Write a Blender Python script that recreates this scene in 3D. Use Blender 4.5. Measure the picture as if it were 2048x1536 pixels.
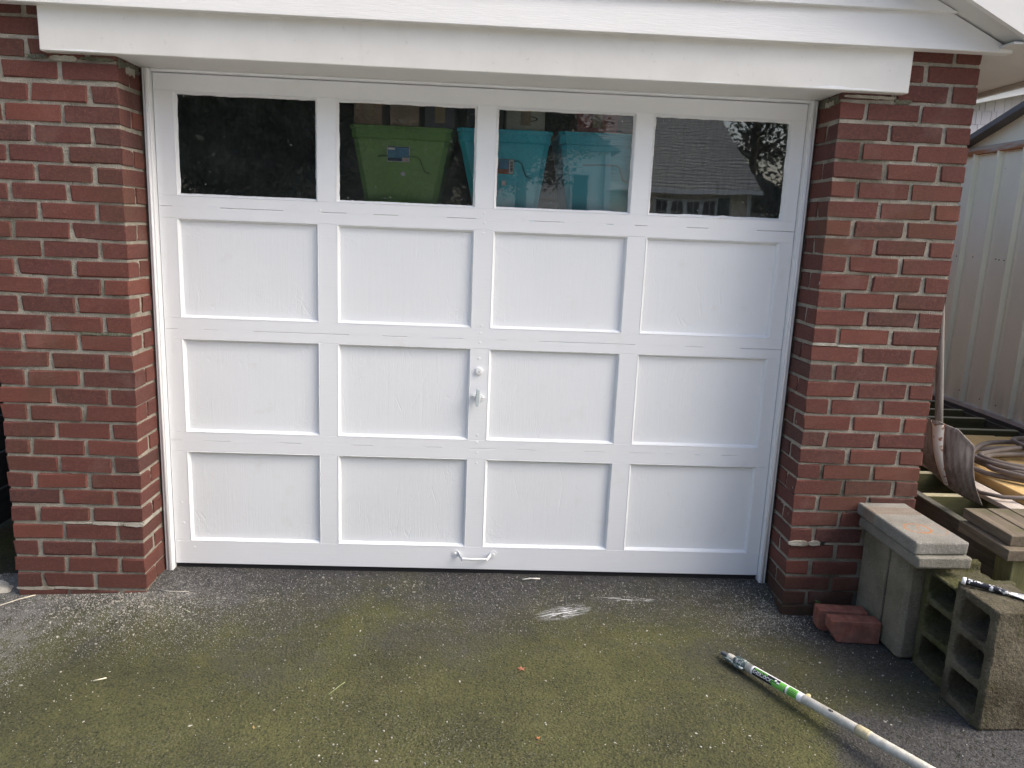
import bpy, math, random
from mathutils import Vector, Matrix, noise
random.seed(7)
R_ = math.radians
for o in list(bpy.data.objects): bpy.data.objects.remove(o)
SC = bpy.context.scene
COL = SC.collection

# ------------------------------------------------------------------ camera
cam_d = bpy.data.cameras.new('camera'); cam = bpy.data.objects.new('camera', cam_d); COL.objects.link(cam)
CR = ((0.998522246590065, -0.03664495499868987, 0.040130665804013144),
      (0.03213442788870026, -0.19738254237872793, -0.9797997297960311),
      (0.043825809849851245, 0.9796414033906762, -0.19591329498977605))
CP = Vector((1.28325, -2.86918, 1.45326))
cm = Matrix.Identity(4)
for i in range(3):
    cm[i][0] = CR[0][i]; cm[i][1] = -CR[1][i]; cm[i][2] = -CR[2][i]; cm[i][3] = CP[i]
cam.matrix_world = cm
cam_d.sensor_width = 36; cam_d.sensor_fit = 'HORIZONTAL'; cam_d.lens = 1536.12 / 2048 * 36
cam_d.clip_start = 0.05; cam_d.clip_end = 500
SC.camera = cam

# ------------------------------------------------------------------ light
SUN_EL, SUN_AZ = R_(46), R_(104)          # azimuth from +Y towards +X
w = bpy.data.worlds.new('World'); SC.world = w; w.use_nodes = True
wn = w.node_tree; bg = wn.nodes['Background']
sky = wn.nodes.new('ShaderNodeTexSky'); sky.sky_type = 'NISHITA'; sky.sun_disc = False
sky.sun_elevation = SUN_EL; sky.sun_rotation = SUN_AZ
sky.air_density = 1.0; sky.dust_density = 5.5; sky.ozone_density = 1.0
wn.links.new(sky.outputs[0], bg.inputs[0]); bg.inputs[1].default_value = 0.15
sun_d = bpy.data.lights.new('sun', 'SUN'); sun = bpy.data.objects.new('sun', sun_d); COL.objects.link(sun)
sun_d.energy = 1.0; sun_d.angle = R_(42); sun_d.color = (1.0, 0.97, 0.925)
sd = Vector((math.sin(SUN_AZ) * math.cos(SUN_EL), math.cos(SUN_AZ) * math.cos(SUN_EL), math.sin(SUN_EL)))
sun.rotation_euler = sd.to_track_quat('Z', 'Y').to_euler()
sun.location = (6, 2, 8)
SC.view_settings.view_transform = 'Standard'; SC.view_settings.look = 'None'
SC.view_settings.gamma = 1; SC.view_settings.use_curve_mapping = False
SC.view_settings.exposure = 1.08

# ------------------------------------------------------------------ helpers
class MB:
    def __init__(s): s.v = []; s.f = []
    def add(s, vs, fs):
        n = len(s.v); s.v += [tuple(v) for v in vs]; s.f += [tuple(i + n for i in f) for f in fs]; return s
    def box(s, x0, x1, y0, y1, z0, z1):
        return s.add([(x0,y0,z0),(x1,y0,z0),(x1,y1,z0),(x0,y1,z0),(x0,y0,z1),(x1,y0,z1),(x1,y1,z1),(x0,y1,z1)],
                     [(0,3,2,1),(4,5,6,7),(0,1,5,4),(1,2,6,5),(2,3,7,6),(3,0,4,7)])
    def cbox(s, x0, x1, y0, y1, z0, z1, c=.003, jit=0, rnd=random):
        X=(x0,x1);Y=(y0,y1);Z=(z0,z1);vs=[];idx={}
        for i in (0,1):
            for j in (0,1):
                for k in (0,1):
                    sx,sy,sz=(1-2*i),(1-2*j),(1-2*k)
                    cc=c*(1+rnd.uniform(-jit,jit)*.8) if jit else c
                    p=[X[i]+sx*0,Y[j],Z[k]]
                    for a in range(3):
                        q=[X[i]+sx*cc,Y[j]+sy*cc,Z[k]+sz*cc]; q[a]=p[a]
                        if jit: q=[q[t]+rnd.uniform(-1,1)*jit*c*.5 for t in range(3)]
                        idx[(i,j,k,a)]=len(vs);vs.append(q)
        I=lambda i,j,k,a: idx[(i,j,k,a)]
        fs=[]
        for i in (0,1):
            f=[I(i,0,0,0),I(i,1,0,0),I(i,1,1,0),I(i,0,1,0)]; fs.append(f if i else f[::-1])
            f=[I(0,i,0,1),I(1,i,0,1),I(1,i,1,1),I(0,i,1,1)]; fs.append(f[::-1] if i else f)
            f=[I(0,0,i,2),I(1,0,i,2),I(1,1,i,2),I(0,1,i,2)]; fs.append(f if i else f[::-1])
        for j in (0,1):
            for k in (0,1):
                fs.append([I(0,j,k,1),I(1,j,k,1),I(1,j,k,2),I(0,j,k,2)])
                fs.append([I(j,0,k,0),I(j,1,k,0),I(j,1,k,2),I(j,0,k,2)])
                fs.append([I(j,k,0,0),I(j,k,1,0),I(j,k,1,1),I(j,k,0,1)])
                for i in (0,1): pass
        for i in (0,1):
            for j in (0,1):
                for k in (0,1): fs.append([I(i,j,k,0),I(i,j,k,1),I(i,j,k,2)])
        return s.add(vs,fs)
    def tube(s, pts, r, n=10, caps=True):
        pts=[Vector(p) for p in pts]; m=len(pts); rs=r if hasattr(r,'__len__') else [r]*m
        t0=(pts[1]-pts[0]).normalized(); up=Vector((0,0,1)) if abs(t0.z)<.9 else Vector((1,0,0))
        a=t0.cross(up).normalized(); vs=[];fs=[]
        for i,p in enumerate(pts):
            t=(pts[min(i+1,m-1)]-pts[max(i-1,0)]).normalized()
            a=(a-t*a.dot(t)).normalized(); b=t.cross(a)
            for k in range(n):
                an=2*math.pi*k/n; vs.append(p+(a*math.cos(an)+b*math.sin(an))*rs[i])
        for i in range(m-1):
            for k in range(n):
                fs.append((i*n+k,i*n+(k+1)%n,(i+1)*n+(k+1)%n,(i+1)*n+k))
        if caps: fs.append(tuple(range(n))[::-1]); fs.append(tuple((m-1)*n+k for k in range(n)))
        return s.add(vs,fs)
    def grid(s, fn, nu, nv, thick=None):
        vs=[];fs=[]
        for j in range(nv+1):
            for i in range(nu+1): vs.append(fn(i/nu,j/nv))
        W=nu+1
        for j in range(nv):
            for i in range(nu): fs.append((j*W+i,j*W+i+1,(j+1)*W+i+1,(j+1)*W+i))
        if thick:
            n=len(vs); t=Vector(thick); vs+= [Vector(v)+t for v in vs]
            fs+= [tuple(i+n for i in f[::-1]) for f in list(fs)]
            ring=[i for i in range(W)]+[(j+1)*W-1 for j in range(1,nv+1)]+[nv*W+i for i in range(nu-1,-1,-1)]+[j*W for j in range(nv-1,0,-1)]
            for a,b in zip(ring,ring[1:]+ring[:1]): fs.append((b,a,a+n,b+n))
        return s.add(vs,fs)
    def prism(s, poly, d, fn):
        # poly: 2d points; fn(u,v,w)->xyz ; d=(w0,w1)
        n=len(poly)
        vs=[fn(u,v,d[0]) for u,v in poly]+[fn(u,v,d[1]) for u,v in poly]
        fs=[tuple(range(n)),tuple(range(2*n-1,n-1,-1))]+[(i,i+n,(i+1)%n+n,(i+1)%n) for i in range(n)]
        return s.add(vs,fs)
    def disc(s, c, ax, r, h, n=20, cham=.0):
        # short cylinder, c centre of base, ax axis unit vector
        c=Vector(c);ax=Vector(ax)
        pts=[c,c+ax*(h-cham),c+ax*h]; return s.tube(pts,[r,r,max(r-cham,r*.6)],n)
    def mesh(s, name):
        m=bpy.data.meshes.new(name); m.from_pydata(s.v,[],s.f); m.update(); return m
def fixn(me):
    import bmesh
    b=bmesh.new(); b.from_mesh(me); bmesh.ops.recalc_face_normals(b,faces=b.faces); b.to_mesh(me); b.free()
def ob(name, mb, m=None, parent=None, loc=None, smooth=False, fix=True, **pr):
    me = mb.mesh(name) if isinstance(mb, MB) else mb
    if isinstance(mb, MB):
        if fix: fixn(me)
        if m: me.materials.append(m)
        if smooth: me.shade_smooth()
    o = bpy.data.objects.new(name, me); COL.objects.link(o)
    if parent: o.parent = parent
    if loc is not None: o.location = loc
    for k,v in pr.items(): o[k]=v
    return o
def inst(name, me, parent, loc, rot=None, **pr):
    o=bpy.data.objects.new(name,me); COL.objects.link(o)
    if parent: o.parent=parent
    o.location=loc
    if rot: o.rotation_euler=rot
    for k,v in pr.items(): o[k]=v
    return o
def thing(name,label,cat,loc=(0,0,0),group=None):
    o=bpy.data.objects.new(name,None); COL.objects.link(o); o.location=loc; o.empty_display_size=.1
    o['label']=label;o['category']=cat
    if group:o['group']=group
    return o
def local(mb,loc):
    mb.v=[(a-loc[0],b-loc[1],c-loc[2]) for a,b,c in mb.v]; return mb
def obc(name,mb,m,parent=None,smooth=False,**pr):
    """object whose origin sits at the centre of its geometry"""
    xs=[v[0] for v in mb.v];ys=[v[1] for v in mb.v];zs=[v[2] for v in mb.v]
    c=((min(xs)+max(xs))/2,(min(ys)+max(ys))/2,min(zs))
    local(mb,c)
    pl=parent.location if parent else Vector((0,0,0))
    p=parent
    while p and p.parent: p=p.parent; pl=pl+p.location
    return ob(name,mb,m,parent,loc=(c[0]-pl[0],c[1]-pl[1],c[2]-pl[2]),smooth=smooth,**pr)

# ------------------------------------------------------------------ materials
class NT:
    def __init__(s,name):
        s.m=bpy.data.materials.new(name); s.m.use_nodes=True; s.t=s.m.node_tree; s.b=s.t.nodes['Principled BSDF']
        s.out=s.t.nodes['Material Output']
    def n(s,ty,attrs=None,**inp):
        nd=s.t.nodes.new('ShaderNode'+ty)
        for k,v in (attrs or {}).items(): setattr(nd,k,v)
        for k,v in inp.items(): s.set(nd,k,v)
        return nd
    def set(s,nd,k,v):
        key=k.replace('_',' ') if isinstance(k,str) else k
        if isinstance(k,str) and k[0]=='i' and k[1:].isdigit(): key=int(k[1:])
        sock=nd.inputs[key]
        if isinstance(v,bpy.types.NodeSocket): s.t.links.new(v,sock)
        elif isinstance(v,bpy.types.Node): s.t.links.new(v.outputs[0],sock)
        else: sock.default_value=v
    def coord(s,kind='Object'): return s.n('TexCoord').outputs[kind]
    def pos(s): return s.n('NewGeometry').outputs['Position']
    def map(s,v,scale=(1,1,1),loc=(0,0,0),rot=(0,0,0)):
        return s.n('Mapping',None,Vector=v,Scale=scale,Location=loc,Rotation=rot).outputs[0]
    def noise(s,v,scale,detail=4,rough=.55,dist=0): return s.n('TexNoise',None,Vector=v,Scale=scale,Detail=detail,Roughness=rough,Distortion=dist).outputs[0]
    def vor(s,v,scale,feat='F1',out=0,rand=1): return s.n('TexVoronoi',{'feature':feat},Vector=v,Scale=scale,Randomness=rand).outputs[out]
    def mr(s,v,a,b,c=0,d=1,smooth=False):
        return s.n('MapRange',{'interpolation_type':'SMOOTHSTEP' if smooth else 'LINEAR'},Value=v,From_Min=a,From_Max=b,To_Min=c,To_Max=d).outputs[0]
    def math(s,op,a,b=0,c=0):
        nd=s.t.nodes.new('ShaderNodeMath'); nd.operation=op
        for i,x in enumerate((a,b,c)):
            if isinstance(x,bpy.types.NodeSocket): s.t.links.new(x,nd.inputs[i])
            else: nd.inputs[i].default_value=x
        return nd.outputs[0]
    def mix(s,f,a,b,mode='MIX'):
        nd=s.t.nodes.new('ShaderNodeMixRGB'); nd.blend_type=mode
        for i,x in enumerate((f,a,b)):
            if isinstance(x,bpy.types.NodeSocket): s.t.links.new(x,nd.inputs[i])
            else: nd.inputs[i].default_value = x if i==0 else (tuple(x)+(1,) if len(x)==3 else x)
        return nd.outputs[0]
    def ramp(s,f,stops,interp='LINEAR'):
        nd=s.t.nodes.new('ShaderNodeValToRGB'); cr=nd.color_ramp; cr.interpolation=interp
        while len(cr.elements)<len(stops): cr.elements.new(.5)
        for e,(p,c) in zip(cr.elements,stops): e.position=p; e.color=tuple(c)+(1,)
        s.t.links.new(f,nd.inputs[0]); return nd.outputs[0]
    def bump(s,h,st=.3,dist=.01,nrm=None):
        nd=s.n('Bump',None,Strength=st,Distance=dist,Height=h)
        if nrm is not None: s.set(nd,'Normal',nrm)
        return nd.outputs[0]
    def sep(s,v): return s.n('SeparateXYZ',None,Vector=v).outputs
    def fin(s,col=None,rough=.6,nrm=None,spec=None,metal=None):
        if col is not None: s.set(s.b,'Base_Color',col if isinstance(col,bpy.types.NodeSocket) else tuple(col)+(1,))
        s.set(s.b,'Roughness',rough)
        if nrm is not None: s.set(s.b,'Normal',nrm)
        if spec is not None: s.set(s.b,'Specular_IOR_Level',spec)
        if metal is not None: s.set(s.b,'Metallic',metal)
        return s.m
def simple(name,col,rough=.6,var=.12,sc=8,bump=.15,metal=0,bs=60):
    t=NT(name); c=t.coord(); n=t.noise(c,sc,5)
    d=tuple(x*(1-var*1.6) for x in col); e=tuple(min(1,x*(1+var)) for x in col)
    t.fin(t.mix(t.mr(n,.3,.7),d,e),rough,t.bump(t.noise(c,bs,4),bump,.003),metal=metal); return t.m

def m_brick(name='brick'):
    t=NT(name); oi=t.n('ObjectInfo').outputs
    rnd=oi['Random']; P=t.pos(); 
    base=t.ramp(rnd,[(0,(.110,.039,.033)),(.18,(.128,.044,.036)),(.36,(.094,.036,.032)),(.52,(.140,.050,.040)),(.66,(.084,.036,.032)),(.78,(.116,.041,.035)),(.90,(.068,.034,.033)),(.95,(.165,.056,.041))],'CONSTANT')
    n1=t.noise(P,9,4); n2=t.noise(P,70,5,.7); n3=t.noise(P,420,3,.7)
    c=t.mix(t.mr(n1,.35,.7,0,.5),base,(.090,.040,.033))
    c=t.mix(t.mr(n2,.38,.72,0,.5),c,(.190,.074,.055))
    c=t.mix(t.mr(n3,.48,.7,0,.6),c,(.045,.022,.02)); c=t.mix(t.mr(t.noise(P,150,3,.7),.56,.7,0,.4),c,(.25,.12,.09))
    # grime, brown-green towards some bricks
    g=t.math('MULTIPLY',t.mr(t.noise(P,2.3,3),.5,.68,0,1),.32); c=t.mix(g,c,(.075,.058,.032))
    # paint spatter: short vertical drips
    v=t.n('TexVoronoi',{'feature':'F1'},Vector=t.map(P,(1,1,.17)),Scale=34,Randomness=1)
    s0=t.mr(v.outputs['Distance'],.05,.035); col=t.sep(v.outputs['Color'])
    zz=t.sep(P)[2]; dens=t.mr(t.noise(P,1.7,2),.44,.56)
    s0=t.math('MULTIPLY',t.math('MULTIPLY',s0,t.math('GREATER_THAN',col[0],.84)),t.math('MULTIPLY',dens,.85))
    c=t.mix(s0,c,(.75,.72,.68))
    xx=t.sep(P)[0]; damp=t.math('MULTIPLY',t.mr(t.math('ADD',zz,t.math('MULTIPLY',t.noise(P,7,4),.16)),.27,.05),t.mr(xx,2.3,2.5,.25,1)); c=t.mix(t.math('MULTIPLY',damp,.75),c,(.034,.030,.018))
    # efflorescence haze
    e=t.math('MULTIPLY',t.mr(t.noise(P,4.2,4,.6),.56,.74),.12); c=t.mix(e,c,(.42,.33,.29))
    h=t.math('ADD',t.math('MULTIPLY',t.noise(t.map(P,(1,1,4)),60,4,.7),.8),t.math('MULTIPLY',n3,.5))
    return t.fin(c,.85,t.bump(h,.55,.004),spec=.25)
def m_mortar(name='mortar',a=(.39,.36,.30),b=(.22,.205,.165)):
    t=NT(name); P=t.pos()
    c=t.mix(t.mr(t.noise(P,14,5,.65),.35,.65),b,a)
    c=t.mix(t.mr(t.noise(P,260,3,.8),.45,.7,0,.6),c,(.42,.39,.33))
    c=t.mix(t.mr(t.noise(P,3.1,4),.56,.66,0,.6),c,(.075,.075,.045))
    sp=t.sep(P); damp=t.math('MULTIPLY',t.mr(t.math('ADD',sp[2],t.math('MULTIPLY',t.noise(P,7,4),.16)),.27,.05),t.mr(sp[0],2.3,2.5,.3,1)); c=t.mix(t.math('MULTIPLY',damp,.8),c,(.05,.05,.03))
    return t.fin(c,.95,t.bump(t.math('ADD',t.noise(P,150,4,.8),t.math('MULTIPLY',t.vor(P,220),.7)),.8,.006),spec=.2)
def m_paint(name,vert=False,col=(.80,.81,.82),wr=.0,st=.35):
    t=NT(name); P=t.pos()
    sc=(26,26,1.3) if vert else (1.3,26,26)
    g=t.noise(t.map(P,sc),4,6,.7); g2=t.noise(t.map(P,sc),14,3,.6)
    h=t.math('ADD',t.math('MULTIPLY',g,.8),t.math('MULTIPLY',g2,.4))
    h=t.math('ADD',h,t.math('MULTIPLY',t.noise(P,18,4,.6,.6),.5))
    if wr:
        # blistered, wrinkled paint gathering in the panel corners (object space)
        o=t.sep(t.coord()); 
        cx=t.math('ABSOLUTE',o[0]); cz=t.math('ABSOLUTE',t.math('SUBTRACT',o[2],.195))
        k=t.mr(t.math('ADD',t.math('MULTIPLY',cx,.75),cz),.22,.42,.08,1)
        mk=t.mr(t.noise(P,5.5,3),.46,.6)
        wv=t.n('TexWave',{'wave_type':'RINGS','rings_direction':'SPHERICAL'},Vector=t.map(P,(1,1,1)),Scale=7,Distortion=12,Detail=3,Detail_Scale=3).outputs[0]
        bl=t.math('POWER',wv,5); h=t.math('ADD',h,t.math('MULTIPLY',t.math('MULTIPLY',bl,k),t.math('MULTIPLY',mk,1.2)))
        cr=t.vor(t.map(P,(30,30,2.2)),1.6,'DISTANCE_TO_EDGE'); ck=t.math('MULTIPLY',t.mr(cr,.03,0),t.mr(t.noise(P,3.2,2),.5,.62))
        h=t.math('SUBTRACT',h,t.math('MULTIPLY',ck,.9))
    c=t.mix(t.mr(t.noise(P,2.2,4),.35,.7,0,.5),col,tuple(x*.93 for x in col))
    c=t.mix(t.mr(t.noise(P,11,4,.6),.62,.75,0,.25),c,(.66,.65,.60))
    return t.fin(c,t.mr(g,.3,.7,.38,.55),t.bump(h,st,.0035),spec=.4)
def m_siding():
    t=NT('vinyl_siding'); P=t.pos()
    wv=t.noise(t.map(P,(1,1,11)),9,5,.6,1.4); f=t.noise(t.map(P,(3,3,40)),9,4,.7,.5)
    h=t.math('ADD',wv,t.math('MULTIPLY',f,.6))
    c=t.mix(t.mr(t.noise(P,3,4),.4,.7,0,.4),(.72,.72,.71),(.64,.64,.615))
    return t.fin(c,.42,t.bump(h,.4,.004))
def m_trim(name,col,rough=.4,dirt=.35):
    t=NT(name); P=t.pos()
    c=t.mix(t.mr(t.noise(P,4,5,.6),.42,.75,0,dirt),col,tuple(x*.72 for x in (col[0],col[1]*.985,col[2]*.93)))
    c=t.mix(t.mr(t.noise(P,34,4,.7),.64,.78,0,dirt),c,(.36,.33,.28)); c=t.mix(t.mr(t.noise(t.map(P,(14,14,1.6)),2,5,.7),.58,.8,0,dirt*.5),c,(.45,.43,.38))
    return t.fin(c,rough,t.bump(t.noise(t.map(P,(.6,1,1)),6,3),.12,.006))
def m_wood(name,a,b,axis='y',rough=.75,moss=0,sc=1):
    t=NT(name); P=t.coord()
    s={'x':(1,14,14),'y':(14,1,14),'z':(14,14,1)}[axis]
    g=t.noise(t.map(P,tuple(k*sc for k in s)),3,6,.65,.8); f=t.noise(t.map(P,tuple(k*sc*3 for k in s)),6,4,.7)
    c=t.mix(t.mr(g,.3,.7),a,b); c=t.mix(t.mr(f,.55,.75,0,.5),c,tuple(x*.5 for x in a))
    if moss: c=t.mix(t.mr(t.noise(P,7,5,.6),.66-.28*moss,.8-.1*moss,0,.9),c,(.075,.08,.03))
    return t.fin(c,rough,t.bump(t.math('ADD',g,f),.5,.003),spec=.3)
def m_conc(name,a,b,moss=0,pit=.6,rust=False):
    t=NT(name); P=t.coord(); W=t.pos()
    c=t.mix(t.mr(t.noise(W,7,5,.6),.35,.68),a,b)
    c=t.mix(t.mr(t.noise(W,190,3,.8),.55,.75,0,.7),c,tuple(min(1,x*1.9) for x in b))
    c=t.mix(t.mr(t.noise(W,160,3,.8),.42,.3,0,.7),c,tuple(x*.35 for x in a))
    if moss: 
        c=t.mix(t.mr(t.math('ADD',t.math('MULTIPLY',t.noise(W,9,6,.7),.6),t.math('MULTIPLY',t.noise(W,60,4,.8),.4)),.60-.16*moss,.68-.12*moss,0,.85),c,(.060,.062,.020))
    if rust:
        def ring(cx,cy,r,wd,am,c):
            s=t.sep(W); dx=t.math('SUBTRACT',s[0],cx); dy=t.math('SUBTRACT',s[1],cy)
            d=t.math('SQRT',t.math('ADD',t.math('MULTIPLY',dx,dx),t.math('MULTIPLY',dy,dy)))
            d=t.math('ADD',d,t.math('MULTIPLY',t.math('SUBTRACT',t.noise(W,30,2),.5),.008))
            k=t.mr(t.math('ABSOLUTE',t.math('SUBTRACT',d,r)),wd,wd*.3); k=t.math('MULTIPLY',k,t.mr(t.noise(W,22,3),.3,.6,am*.3,am))
            return t.mix(k,c,(.42,.17,.045))
        c=ring(2.905,-.275,.044,.006,.95,c); c=ring(2.955,-.285,.05,.004,.6,c); c=ring(2.90,-.18,.05,.004,.16,c)
        s=t.sep(W); band=t.math('MULTIPLY',t.math('GREATER_THAN',s[1],-.135),t.math('LESS_THAN',s[1],-.058))
        c=t.mix(t.math('MULTIPLY',band,t.mr(t.noise(t.map(W,(3,60,1)),2,4,.7),.4,.6,.25,.85)),c,(.20,.145,.105))
    h=t.math('ADD',t.noise(W,120,5,.8),t.math('MULTIPLY',t.vor(W,170),pit))
    return t.fin(c,.95,t.bump(h,.7,.005),spec=.2)

M_BR=m_brick(); M_MO=m_mortar(); M_MO2=m_mortar('pale_repair_mortar',(.52,.50,.44),(.30,.28,.23)); M_MOD=m_mortar('mossy_mortar',(.13,.135,.09),(.05,.055,.035))
M_RAIL=m_paint('door_rail_paint',False,(.79,.81,.83),st=.22); M_STILE=m_paint('door_stile_paint',True,(.79,.81,.83),st=.22)
M_PAN=m_paint('door_panel_paint',True,(.785,.81,.83),wr=1,st=.21); M_JAMB=m_paint('jamb_paint',True,(.80,.81,.82)); M_HW=simple('painted_hardware',(.80,.82,.83),.35,.03,30,.25,bs=40)
M_SID=m_siding(); M_BEAM=m_trim('beam_wrap',(.69,.685,.655)); M_WTRIM=m_trim('white_trim',(.70,.70,.69),.4,.2); M_SOFF=m_trim('soffit_grey',(.60,.60,.585),.5,.3)

def m_glass():
    t=NT('window_glass'); P=t.pos()
    nrm=t.bump(t.noise(t.map(P,(1,1,1.6)),4.5,2,.4),.06,.004)
    gl=t.n('BsdfGlossy',None,Color=(1,1,1,1),Roughness=.012,Normal=nrm); tr=t.n('BsdfTransparent',None,Color=(.98,.99,.985,1))
    fr=t.n('Fresnel',None,IOR=1.98)
    k=t.math('MINIMUM',t.math('MULTIPLY',fr.outputs[0],1.0),1.0)
    mx=t.n('MixShader'); t.set(mx,0,k); t.set(mx,1,tr.outputs[0]); t.set(mx,2,gl.outputs[0])
    df=t.n('BsdfDiffuse',None,Color=(.75,.85,.82,1)); m2=t.n('MixShader'); t.set(m2,0,t.mr(t.noise(P,6,4,.7),.3,.75,.007,.020)); t.set(m2,1,mx.outputs[0]); t.set(m2,2,df.outputs[0])
    t.t.links.new(m2.outputs[0],t.out.inputs[0]); return t.m
M_GLASS=m_glass()

def gz(x,y):
    """ground height of the drive"""
    a = -.008+(x+0)*-.0165 if x>0 else -.008+x*.044
    a=max(-.052,a)
    def ss(t): t=max(0,min(1,t)); return t*t*(3-2*t)
    if y>=0: return a+( .004-a)*ss(y/.17)
    return a+(-.052-a)*ss(-y/.45)

def m_ground():
    t=NT('mossy_asphalt'); P=t.pos(); x,y,z=t.sep(P)
    n=lambda s,d=4,r=.6,di=0: t.noise(P,s,d,r,di)
    asp=t.mix(t.mr(n(60,5,.75),.35,.7),(.034,.034,.036),(.106,.105,.106))
    asp=t.mix(t.mr(n(3,3),.4,.7,0,.5),asp,(.048,.046,.042))
    moss=t.mix(t.mr(n(3.2,4,.6),.35,.65),(.042,.045,.020),(.094,.098,.036))
    moss=t.mix(t.mr(n(130,4,.8),.4,.65,0,.6),moss,(.145,.14,.062))
    moss=t.mix(t.mr(n(110,4,.8),.48,.36,0,.85),moss,(.018,.019,.012)); moss=t.mix(t.mr(n(38,5,.8),.46,.30,0,.7),moss,(.022,.023,.016))
    # more moss away from the door, thin beside the blocks and the wall
    ymask=t.mr(y,.16,-.75,-.24,.22)
    rx=t.mr(x,2.35,2.9,0,-.26)
    lx=t.mr(t.math('SUBTRACT',y,t.math('MULTIPLY',x,-1.3)),-.25,.12,.0,-.0)
    m=t.math('ADD',t.math('ADD',n(1.7,5,.62,.4),ymask),rx)
    m=t.math('ADD',m,t.math('MULTIPLY',t.math('SUBTRACT',n(14,4,.65),.5),.35))
    m=t.math('SUBTRACT',m,t.math('MULTIPLY',t.mr(t.math('ADD',t.math('SUBTRACT',x,t.math('MULTIPLY',y,.45)),t.math('MULTIPLY',n(6,4),.25)),2.82,2.95),t.mr(y,-.60,-.72,0,.42)))
    m=t.mr(m,.15,.66,0,1,True)
    c=t.mix(t.math('MULTIPLY',m,.93),asp,moss)
    # pale brown worn stretch
    c=t.mix(t.mr(n(2.4,4,.5,.3),.56,.68,0,.3),c,(.075,.068,.042))
    pit=t.math('MULTIPLY',t.mr(t.vor(P,75),.16,.05),t.mr(n(9,3),.42,.6)); c=t.mix(t.math('MULTIPLY',pit,.75),c,(.012,.012,.010))
    ag=t.n('TexVoronoi',{'feature':'F1'},Vector=P,Scale=150,Randomness=1); c=t.mix(t.math('MULTIPLY',t.mr(ag.outputs['Distance'],.55,.2),t.math('MULTIPLY',t.math('GREATER_THAN',t.sep(ag.outputs['Color'])[2],.72),.35)),c,(.20,.195,.16))
    # pale grit: dense by the left pillar and under the door, scattered elsewhere
    dl=t.n('VectorMath',{'operation':'DISTANCE'},i0=t.map(P,(1,1.7,0)),i1=(-.02,-.02,0)).outputs['Value']
    k1=t.mr(dl,.8,.05,0,.72)
    k2=t.math('MULTIPLY',t.mr(t.math('ABSOLUTE',t.math('SUBTRACT',y,.05)),.30,.03,0,.24),t.mr(n(2.6,2),.35,.6,.25,1))
    de=t.n('VectorMath',{'operation':'DISTANCE'},i0=t.map(P,(1,1,0)),i1=(2.47,-.02,0)).outputs['Value']
    k3=t.mr(de,.38,.05,0,.5)
    k4=t.mr(t.math('ADD',x,t.math('MULTIPLY',y,-.25)),.02,-.33,0,.95)
    den=t.math('ADD',t.math('MAXIMUM',t.math('MAXIMUM',k1,k2),t.math('MAXIMUM',k3,k4)),t.mr(n(4.5,3),.55,.75,0,.10))
    den=t.math('MULTIPLY',den,t.mr(n(22,3,.7),.3,.62,.35,1.1))
    wsp=t.n('TexNoise',None,Vector=P,Scale=30.0,Detail=1); warp=t.n('VectorMath',{'operation':'MULTIPLY_ADD'},i0=wsp.outputs['Color'],i1=(.02,.02,.02),i2=P).outputs[0]
    v=t.n('TexVoronoi',{'feature':'F1'},Vector=t.map(warp,(1,.55,1),rot=(0,0,.5)),Scale=330,Randomness=1)
    cc=t.sep(v.outputs['Color'])
    f=t.math('MULTIPLY',t.math('LESS_THAN',cc[0],t.math('MULTIPLY',den,.95)),t.mr(v.outputs['Distance'],.5,.34))
    v2=t.n('TexVoronoi',{'feature':'F1'},Vector=t.map(warp,(.5,1,1),rot=(0,0,-.7)),Scale=190,Randomness=1)
    f2=t.math('MULTIPLY',t.math('LESS_THAN',t.sep(v2.outputs['Color'])[1],t.math('MULTIPLY',den,.55)),t.mr(v2.outputs['Distance'],.36,.22))
    fl=t.math('MAXIMUM',f,f2)
    c=t.mix(t.math('MULTIPLY',fl,.85),c,t.mix(cc[1],(.17,.165,.15),(.50,.49,.47)))
    c=t.mix(t.math('MULTIPLY',t.mr(den,.25,.8,0,.5),t.mr(n(9,3),.35,.6)),c,(.26,.255,.25))
    # brushed-out smear of white paint
    s=t.map(P,(1,1,1),loc=(-1.655,.045,0)); s=t.map(s,(1,1,1),rot=(0,0,-.42)); sx,sy,_=t.sep(s)
    r=t.math('SQRT',t.math('ADD',t.math('POWER',t.math('DIVIDE',sx,.12),2),t.math('POWER',t.math('DIVIDE',sy,.048),2)))
    st=t.noise(t.map(s,(10,95,1)),1.2,4,.7); sm=t.math('MULTIPLY',t.mr(r,1.1,.2),t.mr(st,.46,.60)); sm=t.math('MULTIPLY',sm,t.mr(n(26,3),.3,.5,.25,1))
    c=t.mix(t.math('MINIMUM',t.math('MULTIPLY',sm,1.6),.95),c,(.76,.78,.8))
    s2=t.map(P,(1,1,1),loc=(-1.93,-.06,0)); ax,ay,_=t.sep(s2)
    r2=t.math('SQRT',t.math('ADD',t.math('POWER',t.math('DIVIDE',ax,.16),2),t.math('POWER',t.math('DIVIDE',ay,.02),2)))
    c=t.mix(t.math('MULTIPLY',t.mr(r2,1,.3),t.mr(t.noise(t.map(s2,(8,60,1)),2,3),.5,.62,0,.7)),c,(.72,.72,.72))
    h=t.math('ADD',t.math('MULTIPLY',n(150,4,.8),1.0),t.math('MULTIPLY',t.vor(P,110),.9)); h=t.math('ADD',h,t.math('MULTIPLY',n(22,4,.6),.7))
    h=t.math('ADD',h,t.math('MULTIPLY',fl,.5)); h=t.math('SUBTRACT',h,t.math('MULTIPLY',pit,1.2))
    return t.fin(c,.95,t.bump(h,.9,.007),spec=.2)
M_GR=m_ground()
M_BOUNCE=m_conc('bounce_concrete',(.38,.37,.34),(.50,.49,.46),0,.2)

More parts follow.
